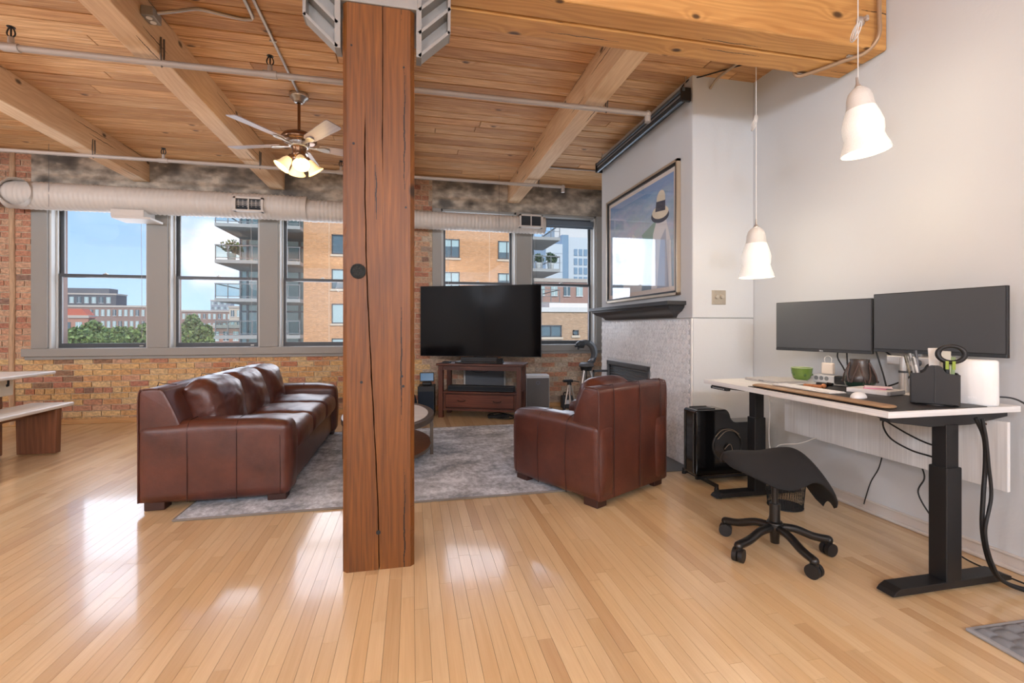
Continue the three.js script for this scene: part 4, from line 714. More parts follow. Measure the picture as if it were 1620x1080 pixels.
// telescope mount and a small photo tripod
{
  const t = thing('telescope_mount', 'telescope fork mount on a steel tripod beside the window', 'telescope mount', [2.47, 0, -6.38]);
  for (const a of [2.5, 4.6, 0.5]) { const c = Math.cos(a), s = Math.sin(a); const l = mesh('leg', [rod([c * 0.05, 0.58, s * 0.05], [c * 0.20, 0.0, s * 0.20], 0.017, 12), rod([c * 0.05, 0.60, s * 0.05], [c * 0.13, 0.32, s * 0.13], 0.024, 12)], M.steel, t); mesh('leg_clamp', bx(0.05, 0.05, 0.05, c * 0.13, 0.31, s * 0.13, 0.01), M.black, l); }
  mesh('spreader', [cyl(0.09, 0.09, 0.01, 0, 0.36, 0, 3), rod([0, 0.36, 0], [0, 0.58, 0], 0.008, 8), cyl(0.02, 0.02, 0.04, 0, 0.34, 0, 12)], M.black, t);
  mesh('tripod_head', [cyl(0.09, 0.075, 0.05, 0, 0.60, 0, 28)], M.black, t);
  mesh('drive_base', [lathe([[0.0, 0.63], [0.105, 0.63], [0.11, 0.645], [0.105, 0.67], [0.08, 0.69], [0.0, 0.695]], 32)], std({ color: rgb(88, 90, 92), roughness: 0.45 }), t);
  mesh('fork_arm', [tube([[0.05, 0.68, 0], [0.10, 0.73, 0], [0.115, 0.82, 0], [0.085, 0.92, 0], [0.02, 0.975, 0], [-0.05, 0.975, 0]], 0.042, 40, 16), ball(0.042, -0.05, 0.975, 0, 16)], std({ color: rgb(80, 83, 86), roughness: 0.4 }), t);
  mesh('arm_shell', tube([[0.085, 0.72, 0.012], [0.135, 0.82, 0.012], [0.105, 0.93, 0.012], [0.04, 0.99, 0.012]], 0.03, 30, 12), std({ color: rgb(150, 158, 166), roughness: 0.35 }), t);
  mesh('clutch', [turned(cyl(0.055, 0.055, 0.07, 0, 0, 0, 24), 0, 0, Math.PI / 2).translate(-0.08, 0.955, 0), ball(0.05, -0.11, 0.95, 0, 14), turned(cyl(0.016, 0.016, 0.06, 0, 0, 0, 12), 0, 0, Math.PI / 2).translate(-0.15, 0.93, 0.02), ball(0.017, -0.13, 0.895, 0.02, 10)], std({ color: rgb(60, 62, 65), roughness: 0.4, metalness: 0.3 }), t);
  const s = thing('photo_tripod', 'low folded photo tripod standing before the telescope mount', 'tripod', [2.17, 0, -6.26]);
  for (const [x, z] of [[-0.13, 0.12], [-0.05, 0.2], [0.14, -0.02]]) { const l = mesh('leg', [rod([x * 0.15, 0.39, z * 0.15], [x * 0.6, 0.17, z * 0.6], 0.013, 10), rod([x * 0.55, 0.19, z * 0.55], [x, 0.01, z], 0.009, 10)], M.steel, s); mesh('leg_grip', rod([x * 0.7, 0.13, z * 0.7], [x, 0.0, z], 0.016, 10, 0.018), M.black, l); }
  mesh('head', [cyl(0.03, 0.03, 0.05, 0, 0.41, 0, 16), turned(cyl(0.02, 0.02, 0.14, 0, 0, 0, 12), 0, 0, Math.PI / 2).translate(-0.02, 0.445, 0), rod([0.05, 0.445, 0], [0.14, 0.43, 0.02], 0.007, 8)], M.blackMetal, s);
  const b = thing('accessory_case', 'small dark accessory case with a handle behind the photo tripod', 'case', [2.26, 0, -6.62]);
  mesh('body', bx(0.17, 0.19, 0.12, 0, 0.095, 0, 0.02), std({ color: rgb(60, 62, 64), roughness: 0.5 }), b); mesh('handle', tube([[-0.05, 0.18, 0], [-0.045, 0.23, 0], [0.045, 0.23, 0], [0.05, 0.18, 0]], 0.008, 24, 8), M.black, b); mesh('label_plate', bx(0.09, 0.06, 0.003, 0, 0.10, 0.061), std({ color: rgb(196, 198, 200), roughness: 0.4 }), b);
}
// dining end at the left edge
{
  const t = thing('wooden_bench', 'wooden bench with a thick slab leg at the left edge', 'bench', [-3.45, 0, -4.6]);
  mesh('seat', [bx(0.36, 0.035, 1.75, 0, 0.445, 0.02, 0.012, 'z')], std({ map: T.lam, color: new THREE.Color(1.0, 0.93, 0.85), roughness: 0.3 }), t);
  for (const z of [-0.67, 0.72]) { const g = ext([[-0.155, 0.008], [0.155, 0.008], [0.165, 0.425], [-0.165, 0.425]], 0.07, 0.006).translate(0, 0, z - 0.035); uvm(g, 'y'); mesh('slab_leg', g, M.walnut, t); }
  mesh('stretcher', bx(0.06, 0.05, 1.3, 0, 0.40, 0.02, 0.004, 'z'), M.walnut, t);
  const d = thing('dining_table', 'pale dining table end with a cream cloth skirt at the left edge', 'table', [-3.96, 0, -4.5]);
  mesh('top', bx(0.92, 0.032, 2.15, 0, 0.745, 0, 0.012, 'z'), std({ map: T.lam, color: new THREE.Color(1.0, 0.95, 0.88), roughness: 0.3 }), d);
  mesh('skirt', bx(0.60, 0.17, 1.6, -0.04, 0.642, -0.04, 0.004), std({ color: rgb(222, 206, 182), roughness: 0.8 }), d);
  for (const [x, z] of [[-0.3, -0.75], [0.18, -0.75], [-0.3, 0.75], [0.18, 0.75]]) mesh('leg', bx(0.07, 0.56, 0.07, x, 0.28, z, 0.006), M.walnut, d);
  mesh('clip', [bx(0.012, 0.045, 0.02, 0.262, 0.68, -0.78, 0.004), turned(cyl(0.012, 0.012, 0.02, 0, 0, 0, 12), 0, 0, 0.6).translate(0.262, 0.655, -0.77)], M.black, d);
}
// ---------- desk and what is on it ----------
const DY = 0.83, DX0 = 2.03, DX1 = 2.80, DZ0 = -2.96, DZ1 = -1.645;
{
  const t = thing('standing_desk', 'pale grey wood standing desk on black lifting legs', 'desk', [2.415, 0, -2.30]);
  const lx0 = DX0 - 2.415, lx1 = DX1 - 2.415, z0 = DZ0 + 2.30, z1 = DZ1 + 2.30;
  mesh('desktop', bb(lx0, lx1, DY - 0.028, DY, z0, z1, 0.002, 'z'), M.lam, t);
  for (const [z, k] of [[-0.605, 0], [0.605, 1]]) {
    const leg = mesh('lifting_column', bb(-0.045, 0.045, 0.04, 0.56, z - 0.04, z + 0.04, 0.006), M.blackMetal, t);
    mesh('inner_column', bb(-0.036, 0.036, 0.55, 0.755, z - 0.032, z + 0.032, 0.004), M.blackMetal, leg);
    const arm = new THREE.Shape(); arm.moveTo(-0.345, DY - 0.03); arm.lineTo(0.345, DY - 0.03); arm.lineTo(0.345, DY - 0.052); arm.lineTo(0.12, DY - 0.082); arm.lineTo(-0.12, DY - 0.082); arm.lineTo(-0.345, DY - 0.052);
    mesh('support_arm', ext(arm, 0.05, 0.004).translate(0, 0, z - 0.025), M.black, leg);
    const ft = new THREE.Shape(); ft.moveTo(-0.345, 0.012); ft.lineTo(-0.33, 0.03); ft.lineTo(-0.30, 0.045); ft.lineTo(0.30, 0.045); ft.lineTo(0.345, 0.03); ft.lineTo(0.345, 0.012);
    mesh('foot', ext(ft, 0.08, 0.003).translate(0, 0, z - 0.04), M.blackMetal, leg);
    for (const x of [-0.30, 0.30]) mesh('glide', cyl(0.018, 0.018, 0.013, x, 0.0065, z, 14), M.black, leg);
  }
  mesh('modesty_panel', bb(0.285, 0.303, 0.435, 0.76, z0 - 0.0, z1 + 0.01, 0.002, 'y'), M.lam, t);
  for (const z of [-0.48, 0.40]) mesh('panel_bracket', [bb(0.265, 0.285, 0.68, DY - 0.028, z - 0.012, z + 0.012)], M.black, t);
  mesh('panel_screw', turned(cyl(0.006, 0.006, 0.004, 0, 0, 0, 12), 0, 0, Math.PI / 2).translate(0.284, 0.735, 0.58), std({ color: rgb(90, 60, 44), roughness: 0.4 }), t);
  const kp = mesh('height_keypad', bx(0.03, 0.018, 0.17, lx0 + 0.008, DY - 0.042, z0 + 0.17, 0.004), M.black, t);
  for (let k = 0; k < 7; k++) mesh('key', bx(0.003, 0.006, 0.009, lx0 - 0.0075, DY - 0.042, z0 + 0.115 + k * 0.018, 0.001), std({ color: rgb(170, 170, 168), roughness: 0.5 }), kp);
}
const P5 = (x, z) => [x, DY + 0.0002, z];
{ // desk pad with a rolled front edge
  const t = thing('desk_pad', 'long dark leather desk pad with a brown front edge', 'desk pad', P5(2.33, -2.10));
  mesh('sheet', bb(-0.28, 0.28, 0, 0.004, -0.44, 0.445, 0.0015), std({ color: rgb(44, 42, 42), roughness: 0.45, bumpMap: T.leatherB, bumpScale: 0.0008 }), t);
  mesh('wrist_rest', [turned(new THREE.CapsuleGeometry(0.02, 0.80, 6, 16), Math.PI / 2, 0, 0).scale(2.2, 0.5, 1).translate(-0.235, 0.013, 0.0)], std({ color: rgb(150, 118, 86), roughness: 0.5, bumpMap: T.leatherB, bumpScale: 0.0008 }), t);
}
{ // laptop
  const t = thing('laptop', 'closed silver laptop at the far end of the desk', 'laptop', P5(2.43, -2.745), 0.06);
  const al = std({ color: rgb(206, 202, 198), roughness: 0.35, metalness: 0.5 });
  mesh('base', bx(0.24, 0.009, 0.29, 0, 0.0055, 0, 0.004), al, t); mesh('lid', bx(0.24, 0.007, 0.29, 0, 0.0145, 0, 0.003), al, t);
  mesh('notch', bx(0.004, 0.003, 0.04, -0.119, 0.0105, 0), M.black, t); mesh('foot', [-0.09, 0.09].flatMap((x) => [-0.12, 0.12].map((z) => cyl(0.006, 0.006, 0.001, x, 0.0006, z, 10))), M.black, t);
}
{ // bowl-shaped mug
  const t = thing('green_cup', 'green glazed cup standing behind the laptop', 'cup', P5(2.60, -2.70)); t.scale.setScalar(1.22);
  mesh('body', lathe([[0.0, 0.0], [0.024, 0.0], [0.026, 0.006], [0.042, 0.02], [0.05, 0.045], [0.054, 0.078], [0.051, 0.078], [0.046, 0.045], [0.037, 0.022], [0.0, 0.014]], 32), new THREE.MeshPhysicalMaterial({ color: rgb(96, 124, 52), roughness: 0.2, clearcoat: 0.5 }), t);
  mesh('rim_glaze', new THREE.TorusGeometry(0.0525, 0.002, 8, 32).rotateX(Math.PI / 2).translate(0, 0.078, 0), std({ color: rgb(176, 190, 150), roughness: 0.3 }), t);
  for (let k = 0; k < 5; k++) { const a = k * 1.256 + 2; mesh('leaf_relief', ball(0.008, Math.cos(a) * 0.046, 0.042, Math.sin(a) * 0.046, 8), std({ color: rgb(66, 100, 44), roughness: 0.4 }), t); }
}
{ // power strip with charger cube
  const t = thing('power_strip', 'grey power strip standing on the desk behind the cup', 'power strip', P5(2.70, -2.60), 0.15);
  mesh('body', bx(0.06, 0.055, 0.16, 0, 0.028, 0, 0.01), std({ color: rgb(198, 200, 202), roughness: 0.4 }), t);
  for (let k = 0; k < 3; k++) mesh('socket', turned(cyl(0.014, 0.014, 0.003, 0, 0, 0, 14), 0, 0, Math.PI / 2).translate(-0.03, 0.032, -0.05 + k * 0.035), std({ color: rgb(120, 124, 128), roughness: 0.5 }), t);
  mesh('usb_plug', bx(0.045, 0.05, 0.09, -0.012, 0.03, 0.115, 0.006), M.black, t);
  const c = thing('charger_cube', 'white square charger plugged on top of the power strip', 'charger', [2.69, DY + 0.0605, -2.58], 0.2);
  mesh('body', bx(0.03, 0.075, 0.075, 0, 0.038, 0, 0.008), std({ color: rgb(226, 214, 200), roughness: 0.4 }), c);
  mesh('lead', tube([[0, 0.074, -0.02], [0, 0.105, -0.022], [0, 0.12, 0], [0, 0.105, 0.022], [0, 0.074, 0.02]], 0.002, 24, 6), M.cordW, c);
}
{ // dark vase with leaf shapes
  const t = thing('leaf_vase', 'dark glazed vase with leaf relief on the desk', 'vase', P5(2.665, -2.335)); t.scale.set(1.1, 1.25, 1.1);
  const gl = new THREE.MeshPhysicalMaterial({ color: rgb(58, 50, 46), roughness: 0.32, clearcoat: 0.4, clearcoatRoughness: 0.2 });
  mesh('body', lathe([[0.0, 0.0], [0.05, 0.0], [0.066, 0.015], [0.074, 0.04], [0.070, 0.065], [0.055, 0.10], [0.045, 0.13], [0.046, 0.14], [0.041, 0.14], [0.038, 0.13], [0.0, 0.12]], 36), gl, t);
  for (let k = 0; k < 6; k++) {
    const a = k * Math.PI / 3 + 0.4, pts = [[0.077, 0.03], [0.073, 0.065], [0.060, 0.10], [0.05, 0.125]], G = [];
    for (const s of [-1, 1]) G.push(tube(pts.map(([r, y], i) => { const b = a + s * 0.42 * (1 - i / 3); return [Math.cos(b) * r, y, Math.sin(b) * r]; }), 0.0028, 20, 6));
    mesh('leaf_edge', G, std({ color: rgb(92, 72, 64), roughness: 0.3 }), t);
    mesh('leaf_tip', ball(0.006, Math.cos(a + 0.5) * 0.079, 0.034, Math.sin(a + 0.5) * 0.079, 8), gl, t);
  }
  mesh('lower_glaze', lathe([[0.051, 0.001], [0.067, 0.0155], [0.0745, 0.034]], 36), new THREE.MeshPhysicalMaterial({ color: rgb(40, 66, 54), roughness: 0.25, clearcoat: 0.5, side: THREE.DoubleSide }), t);
}
{
  const t = thing('keyboard', 'slim white keyboard on the desk pad', 'keyboard', [2.285, DY + 0.0045, -2.34], 0.0);
  mesh('case', bx(0.115, 0.006, 0.42, 0, 0.004, 0, 0.003), std({ color: rgb(214, 208, 200), roughness: 0.4 }), t);
  const K = [], R = rngOf(3); for (let r = 0; r < 5; r++) for (let k = 0; k < 15; k++) K.push(bx(0.0165, 0.003, 0.0235, -0.042 + r * 0.021, 0.0085, -0.195 + k * 0.0278, 0.001));
  for (let i = 0; i < K.length; i++) mesh('key', K[i], M.white, t);
  const m = thing('computer_mouse', 'white computer mouse on the desk pad', 'mouse', [2.275, DY + 0.0045, -2.0], 0.35);
  const g = new THREE.SphereGeometry(1, 24, 12, 0, 6.2832, 0, Math.PI / 2).scale(0.057, 0.03, 0.032); mesh('shell', g, M.white, m); mesh('base', cyl(1, 1, 0.004, 0, 0.002, 0, 24).scale(0.055, 1, 0.03), M.black, m);
}
{
  const t = thing('notebook', 'thick white notebook with a grey spine on the desk', 'notebook', [2.52, DY + 0.0045, -2.12], 0.25);
  mesh('cover', bx(0.15, 0.024, 0.21, 0, 0.0125, 0, 0.002), std({ color: rgb(224, 222, 220), roughness: 0.5 }), t); mesh('spine', bx(0.153, 0.022, 0.02, 0, 0.0125, 0.1, 0.003), std({ color: rgb(150, 152, 154), roughness: 0.5 }), t); mesh('pages', bx(0.145, 0.018, 0.2, -0.004, 0.0125, -0.003), M.white, t);
  const p = thing('pink_notes', 'pad of pink sticky notes on the white notebook', 'sticky notes', [2.515, DY + 0.0295, -2.11], 0.55);
  mesh('lower_pad', bx(0.076, 0.006, 0.1, 0, 0.003, 0, 0.001), std({ color: rgb(222, 150, 176), roughness: 0.7 }), p); mesh('upper_sheet', turned(bx(0.08, 0.003, 0.12, 0, 0, 0, 0.001), 0.0, 0.2, 0.02).translate(0.01, 0.009, 0.01), std({ color: rgb(240, 216, 226), roughness: 0.7 }), p);
}
{
  const t = thing('wooden_toy', 'small brown wooden figure lying on the desk pad', 'figure', [2.39, DY + 0.0045, -2.40], 0.5);
  const w = std({ color: rgb(168, 104, 60), roughness: 0.5 });
  mesh('body', [bx(0.03, 0.018, 0.10, 0, 0.009, 0, 0.008)], w, t); mesh('limb', [bx(0.018, 0.014, 0.045, -0.02, 0.008, 0.03, 0.006), bx(0.018, 0.014, 0.045, 0.02, 0.008, -0.03, 0.006)], w, t); mesh('head', ball(0.014, 0, 0.013, 0.058, 12), w, t);
  const c = thing('cable_adapter', 'black cable adapter with a lens-like end beside the wooden figure', 'adapter', [2.48, DY + 0.0045, -2.42], 0.3);
  mesh('body', [bx(0.03, 0.025, 0.06, 0, 0.0125, 0, 0.005)], M.black, c); mesh('plug', turned(cyl(0.011, 0.013, 0.03, 0, 0, 0, 14), Math.PI / 2, 0, 0).translate(0.004, 0.016, 0.043), M.blackGloss, c);
  mesh('lead', tube([[0, 0.012, 0.05], [0.03, 0.01, 0.11], [0.08, 0.006, 0.17], [0.15, 0.004, 0.22]], 0.004, 24, 6), M.cord, c);
}
const OT = -0.9;
{ // organiser with scissors and pens
  const t = thing('desk_organiser', 'black stitched desk organiser full of pens at the near end', 'organiser', [2.44, DY + 0.0045, -1.76], OT); t.scale.set(0.98, 1.28, 1.1);
  const lea = std({ color: rgb(28, 28, 29), roughness: 0.55, bumpMap: T.leatherB, bumpScale: 0.0008 });
  const side = (w) => { const s = new THREE.Shape(), h = w / 2; s.moveTo(-h, 0.006); s.lineTo(h, 0.006); s.lineTo(h + 0.004, 0.115); s.lineTo(h * 0.62, 0.118); s.quadraticCurveTo(h * 0.42, 0.12, h * 0.36, 0.133); s.quadraticCurveTo(h * 0.3, 0.145, h * 0.12, 0.147); s.lineTo(-h * 0.12, 0.147); s.quadraticCurveTo(-h * 0.3, 0.145, -h * 0.36, 0.133); s.quadraticCurveTo(-h * 0.42, 0.12, -h * 0.62, 0.118); s.lineTo(-h - 0.004, 0.115); return s; };
  mesh('wall', [ext(side(0.17), 0.006, 0.002).translate(0, 0, 0.062), ext(side(0.17), 0.006, 0.002).translate(0, 0, -0.068), bx(0.006, 0.11, 0.13, -0.086, 0.06, 0, 0.002), bx(0.006, 0.11, 0.13, 0.086, 0.06, 0, 0.002), bx(0.17, 0.006, 0.13, 0, 0.009, 0, 0.002)], lea, t);
  mesh('divider', bx(0.005, 0.13, 0.124, 0, 0.075, 0), lea, t);
  mesh('turntable', cyl(0.065, 0.068, 0.006, 0, 0.003, 0, 28), M.black, t);
  mesh('stitch', rod([0, 0.012, 0.0695], [0, 0.145, 0.0695], 0.0012, 6), std({ color: rgb(70, 70, 72), roughness: 0.6 }), t);
  const at = (x, z) => [2.44 + 0.98 * (x * Math.cos(OT) + z * Math.sin(OT)), DY + 0.0205, -1.76 + 0.98 * (-x * Math.sin(OT) + z * Math.cos(OT))];
  const sc = thing('scissors', 'black handled scissors stuck in the desk organiser', 'scissors', at(0.045, 0.02), OT); sc.scale.setScalar(1.28);
  mesh('handle', [turned(new THREE.TorusGeometry(0.036, 0.009, 10, 32), 0, 0, 0).scale(1, 0.82, 1).translate(0.012, 0.175, 0), rod([0.0, 0.09, 0], [-0.002, 0.15, 0], 0.009, 10)], M.black, sc);
  mesh('grip_insert', [bx(0.009, 0.03, 0.012, 0.0, 0.135, 0.012), bx(0.009, 0.03, 0.012, 0.018, 0.135, 0.012)], std({ color: rgb(140, 160, 50), roughness: 0.5 }), sc);
  mesh('blade', [bx(0.012, 0.09, 0.003, 0, 0.046, 0)], M.steel, sc);
  const pen = (x, z, h, c, l, lean, r = 0.0045) => { const q = thing('pen', l, 'pen', at(x, z), OT); q.scale.setScalar(1.28); const m = std({ color: rgb(...c), roughness: 0.4 }); mesh('barrel', rod([0, 0.0, 0], [lean, h, lean * 0.4], r, 10), m, q); mesh('cap', rod([lean * 0.85, h * 0.85, lean * 0.34], [lean * 1.02, h * 1.02, lean * 0.41], r * 1.25, 10), std({ color: rgb(...mul(c, 0.7)), roughness: 0.35, metalness: 0.3 }), q); };
  pen(-0.05, 0.02, 0.17, [186, 186, 180], 'silver pen leaning at the left of the organiser', -0.03); pen(-0.06, -0.02, 0.16, [150, 142, 120], 'tan pencil at the left of the organiser', -0.035); pen(-0.035, 0.035, 0.155, [214, 212, 206], 'white pen at the front left of the organiser', -0.03); pen(-0.04, -0.04, 0.18, [120, 122, 126], 'grey pen at the back left of the organiser', -0.02);
  const pk = thing('paper_packets', 'bunch of white paper packets standing in the middle of the organiser', 'packets', at(0.012, -0.03), OT); pk.scale.setScalar(1.28);
  mesh('packet', turned(bx(0.032, 0.19, 0.008, 0, 0.1, 0, 0.002), 0, 0, 0.05), std({ color: rgb(236, 234, 226), roughness: 0.6 }), pk); mesh('packet', turned(bx(0.03, 0.18, 0.007, 0.02, 0.095, 0.006, 0.002), 0, 0, -0.02), std({ color: rgb(214, 205, 184), roughness: 0.6 }), pk); mesh('packet', turned(bx(0.014, 0.16, 0.006, 0.037, 0.085, 0.002, 0.002), 0, 0, -0.05), std({ color: rgb(150, 170, 120), roughness: 0.6 }), pk);
}
{ // white router
  const t = thing('wifi_router', 'tall white wifi router at the near end of the desk', 'router', P5(2.645, -1.725), -0.99);
  const s = new THREE.Shape(); s.absellipse(0, 0, 0.082, 0.042, 0, Math.PI * 2);
  const g = ext(s, 0.215, 0.01, [], 40).rotateX(-Math.PI / 2), p = g.attributes.position;
  for (let i = 0; i < p.count; i++) { const y = p.getY(i) / 0.215, k = 0.97 + 0.06 * Math.sin(y * 2.6) - 0.05 * y * y; p.setX(i, p.getX(i) * k); p.setZ(i, p.getZ(i) * k); }
  mesh('body', toCreasedNormals(g, 0.9), M.white, t);
  const tx = new TextGeometry('orbi', { font, size: 0.0115, depth: 0.001, curveSegments: 4 }); tx.computeBoundingBox(); tx.translate(-tx.boundingBox.max.x / 2, 0, 0);
  const q = tx.attributes.position; for (let i = 0; i < q.count; i++) { const x = q.getX(i); q.setZ(i, q.getZ(i) + 0.0425 * Math.sqrt(Math.max(0, 1 - (x / 0.083) ** 2)) ); }
  mesh('lettering', tx.translate(-0.012, 0.032, 0.0006), std({ color: rgb(250, 250, 250), roughness: 0.2 }), t);
}
// monitors on one post
function monitor(label, a, b, y0, y1, brand) { // a, b: lower corners [x, z] left and right as seen
  const dx = b[0] - a[0], dz = b[1] - a[1], w = Math.hypot(dx, dz), turn = Math.atan2(-dz, dx), h = y1 - y0;
  const t = thing('monitor', label, 'monitor', [(a[0] + b[0]) / 2, y0, (a[1] + b[1]) / 2], turn, 'desk monitors');
  mesh('casing', bx(w, h, 0.02, 0, h / 2, -0.012, 0.004), M.black, t);
  mesh('rear_housing', bx(w * 0.6, h * 0.5, 0.03, 0, h * 0.45, -0.035, 0.012), M.black, t);
  mesh('screen', bx(w - 0.012, h - 0.026, 0.002, 0, h / 2 + 0.008, -0.0015), new THREE.MeshPhysicalMaterial({ color: rgb(74, 77, 80), roughness: 0.38 }), t);  // grey lifted to stand in for the room reflected in the screen
  mesh('chin', bx(w - 0.004, 0.016, 0.004, 0, 0.009, -0.001, 0.001), std({ color: rgb(54, 57, 60), roughness: 0.35 }), t);
  if (brand) { const tx = new TextGeometry('DELL', { font, size: 0.008, depth: 0.0008, curveSegments: 2 }); tx.computeBoundingBox(); mesh('lettering', tx.translate(-tx.boundingBox.max.x / 2 + 0.01, 0.005, 0.001), std({ color: rgb(220, 222, 224), roughness: 0.4 }), t); }
}
monitor('left monitor of the pair above the desk, turned towards the room', [2.595, -2.925], [2.745, -2.325], 1.035, 1.378, true);
monitor('right monitor of the pair above the desk, nearer the viewer', [2.745, -2.318], [2.762, -1.675], 1.052, 1.400, false);
{
  const t = thing('monitor_stand', 'silver monitor stand post with a cross bar below the screens', 'monitor stand', P5(2.74, -2.135));
  const al = std({ color: rgb(206, 205, 202), roughness: 0.3, metalness: 0.6 });
  mesh('post', [cyl(0.021, 0.021, 0.11, 0, 0.06, 0, 20), cyl(0.017, 0.017, 0.1, 0, 0.15, 0, 20), cyl(0.03, 0.03, 0.01, 0, 0.005, 0, 24)], al, t);
  mesh('collar', cyl(0.023, 0.023, 0.012, 0, 0.117, 0, 20), M.greyDk, t);
  mesh('cross_bar', bx(0.03, 0.055, 0.25, 0.02, 0.178, 0.02, 0.008), al, t);
  mesh('riser', [bx(0.025, 0.16, 0.06, 0.10, 0.26, 0, 0.006), bx(0.08, 0.03, 0.05, 0.06, 0.19, 0, 0.006)], al, t);
  mesh('tension_knob', turned(cyl(0.018, 0.02, 0.02, 0, 0, 0, 20), 0, 0, Math.PI / 2).translate(-0.005, 0.172, 0.075), M.greyDk, t);
}
// cables
const cab = (label, pts, r = 0.0045, n = 60, m = M.cord) => tag(mesh('cable', tube(pts, r, n, 7), m), label, 'cable', 'loose cables around the desk');
cab('left of the two black cables dropping from the left monitor behind the vase', [[2.74, 1.06, -2.55], [2.745, 1.0, -2.56], [2.75, 0.93, -2.52], [2.745, 0.84, -2.47]]);
cab('right of the two black cables dropping from the left monitor behind the vase', [[2.75, 1.06, -2.50], [2.755, 0.98, -2.50], [2.752, 0.9, -2.49], [2.745, 0.84, -2.465]]);
cab('black cable hanging behind the notebook from between the monitors', [[2.76, 1.08, -2.32], [2.765, 1.0, -2.30], [2.755, 0.92, -2.265], [2.75, 0.84, -2.24]]);
cab('black cable slanting behind the monitor post', [[2.76, 1.07, -2.28], [2.77, 1.0, -2.18], [2.77, 0.93, -2.12], [2.765, 0.88, -2.18], [2.755, 0.84, -2.26]]);
cab('black cable running from the router off the right edge of the desk', [[2.69, 0.86, -1.76], [2.74, 0.865, -1.72], [2.80, 0.86, -1.67], [2.83, 0.82, -1.63], [2.84, 0.74, -1.60]], 0.004);
cab('bunch of black cables coiled under the far end of the desk', [[2.60, 0.79, -2.66], [2.58, 0.75, -2.64], [2.60, 0.73, -2.60], [2.62, 0.77, -2.57], [2.60, 0.79, -2.60], [2.58, 0.76, -2.58], [2.60, 0.735, -2.54], [2.62, 0.77, -2.50], [2.60, 0.79, -2.52], [2.59, 0.75, -2.47], [2.61, 0.745, -2.43], [2.62, 0.78, -2.40]], 0.0042, 120);
cab('black cable sagging in one long curve before the grey panel', [[2.60, 0.79, -2.45], [2.59, 0.745, -2.32], [2.59, 0.69, -2.15], [2.58, 0.63, -1.98], [2.575, 0.605, -1.86], [2.56, 0.625, -1.76], [2.50, 0.66, -1.71]]);
cab('black cable making a deep loop near the lifting leg', [[2.56, 0.795, -2.12], [2.55, 0.74, -2.07], [2.54, 0.67, -2.09], [2.54, 0.60, -2.05], [2.53, 0.565, -1.94], [2.52, 0.56, -1.84], [2.48, 0.565, -1.72]]);
cab('black cable running flat under the desktop to the near leg', [[2.57, 0.785, -2.36], [2.55, 0.755, -2.26], [2.54, 0.745, -2.12], [2.53, 0.765, -1.95], [2.50, 0.785, -1.78]], 0.004);
cab('short black cable with a loose plug hanging below the grey panel', [[2.725, 0.46, -2.24], [2.715, 0.36, -2.26], [2.70, 0.27, -2.295], [2.695, 0.16, -2.325], [2.69, 0.125, -2.33]], 0.0035);
cab('black power cable running from the panel down to the floor by the wall', [[2.73, 0.46, -2.04], [2.735, 0.38, -2.02], [2.725, 0.29, -2.045], [2.74, 0.18, -1.99], [2.77, 0.10, -1.93], [2.775, 0.04, -1.915], [2.78, 0.008, -1.83], [2.79, 0.007, -1.65], [2.80, 0.007, -1.4]], 0.004, 90);
cab('thick bundle of black cables falling behind the near lifting leg', [[2.50, 0.79, -1.63], [2.535, 0.70, -1.62], [2.55, 0.58, -1.625], [2.53, 0.44, -1.62], [2.525, 0.28, -1.62], [2.56, 0.13, -1.615], [2.62, 0.05, -1.60], [2.74, 0.012, -1.55], [2.80, 0.01, -1.42]], 0.009, 90);
cab('second strand twisted round the thick cable bundle', [[2.50, 0.79, -1.605], [2.515, 0.70, -1.60], [2.53, 0.58, -1.60], [2.545, 0.44, -1.60], [2.51, 0.28, -1.60], [2.55, 0.13, -1.595], [2.61, 0.05, -1.58], [2.73, 0.012, -1.52], [2.79, 0.01, -1.38]], 0.007, 90);
cab('thin white cable hanging beside the far lifting leg', [[2.46, 0.80, -2.84], [2.47, 0.6, -2.842], [2.462, 0.45, -2.84], [2.47, 0.33, -2.83], [2.50, 0.385, -2.78], [2.58, 0.41, -2.70], [2.66, 0.46, -2.64]], 0.0028, 80, M.cordW);

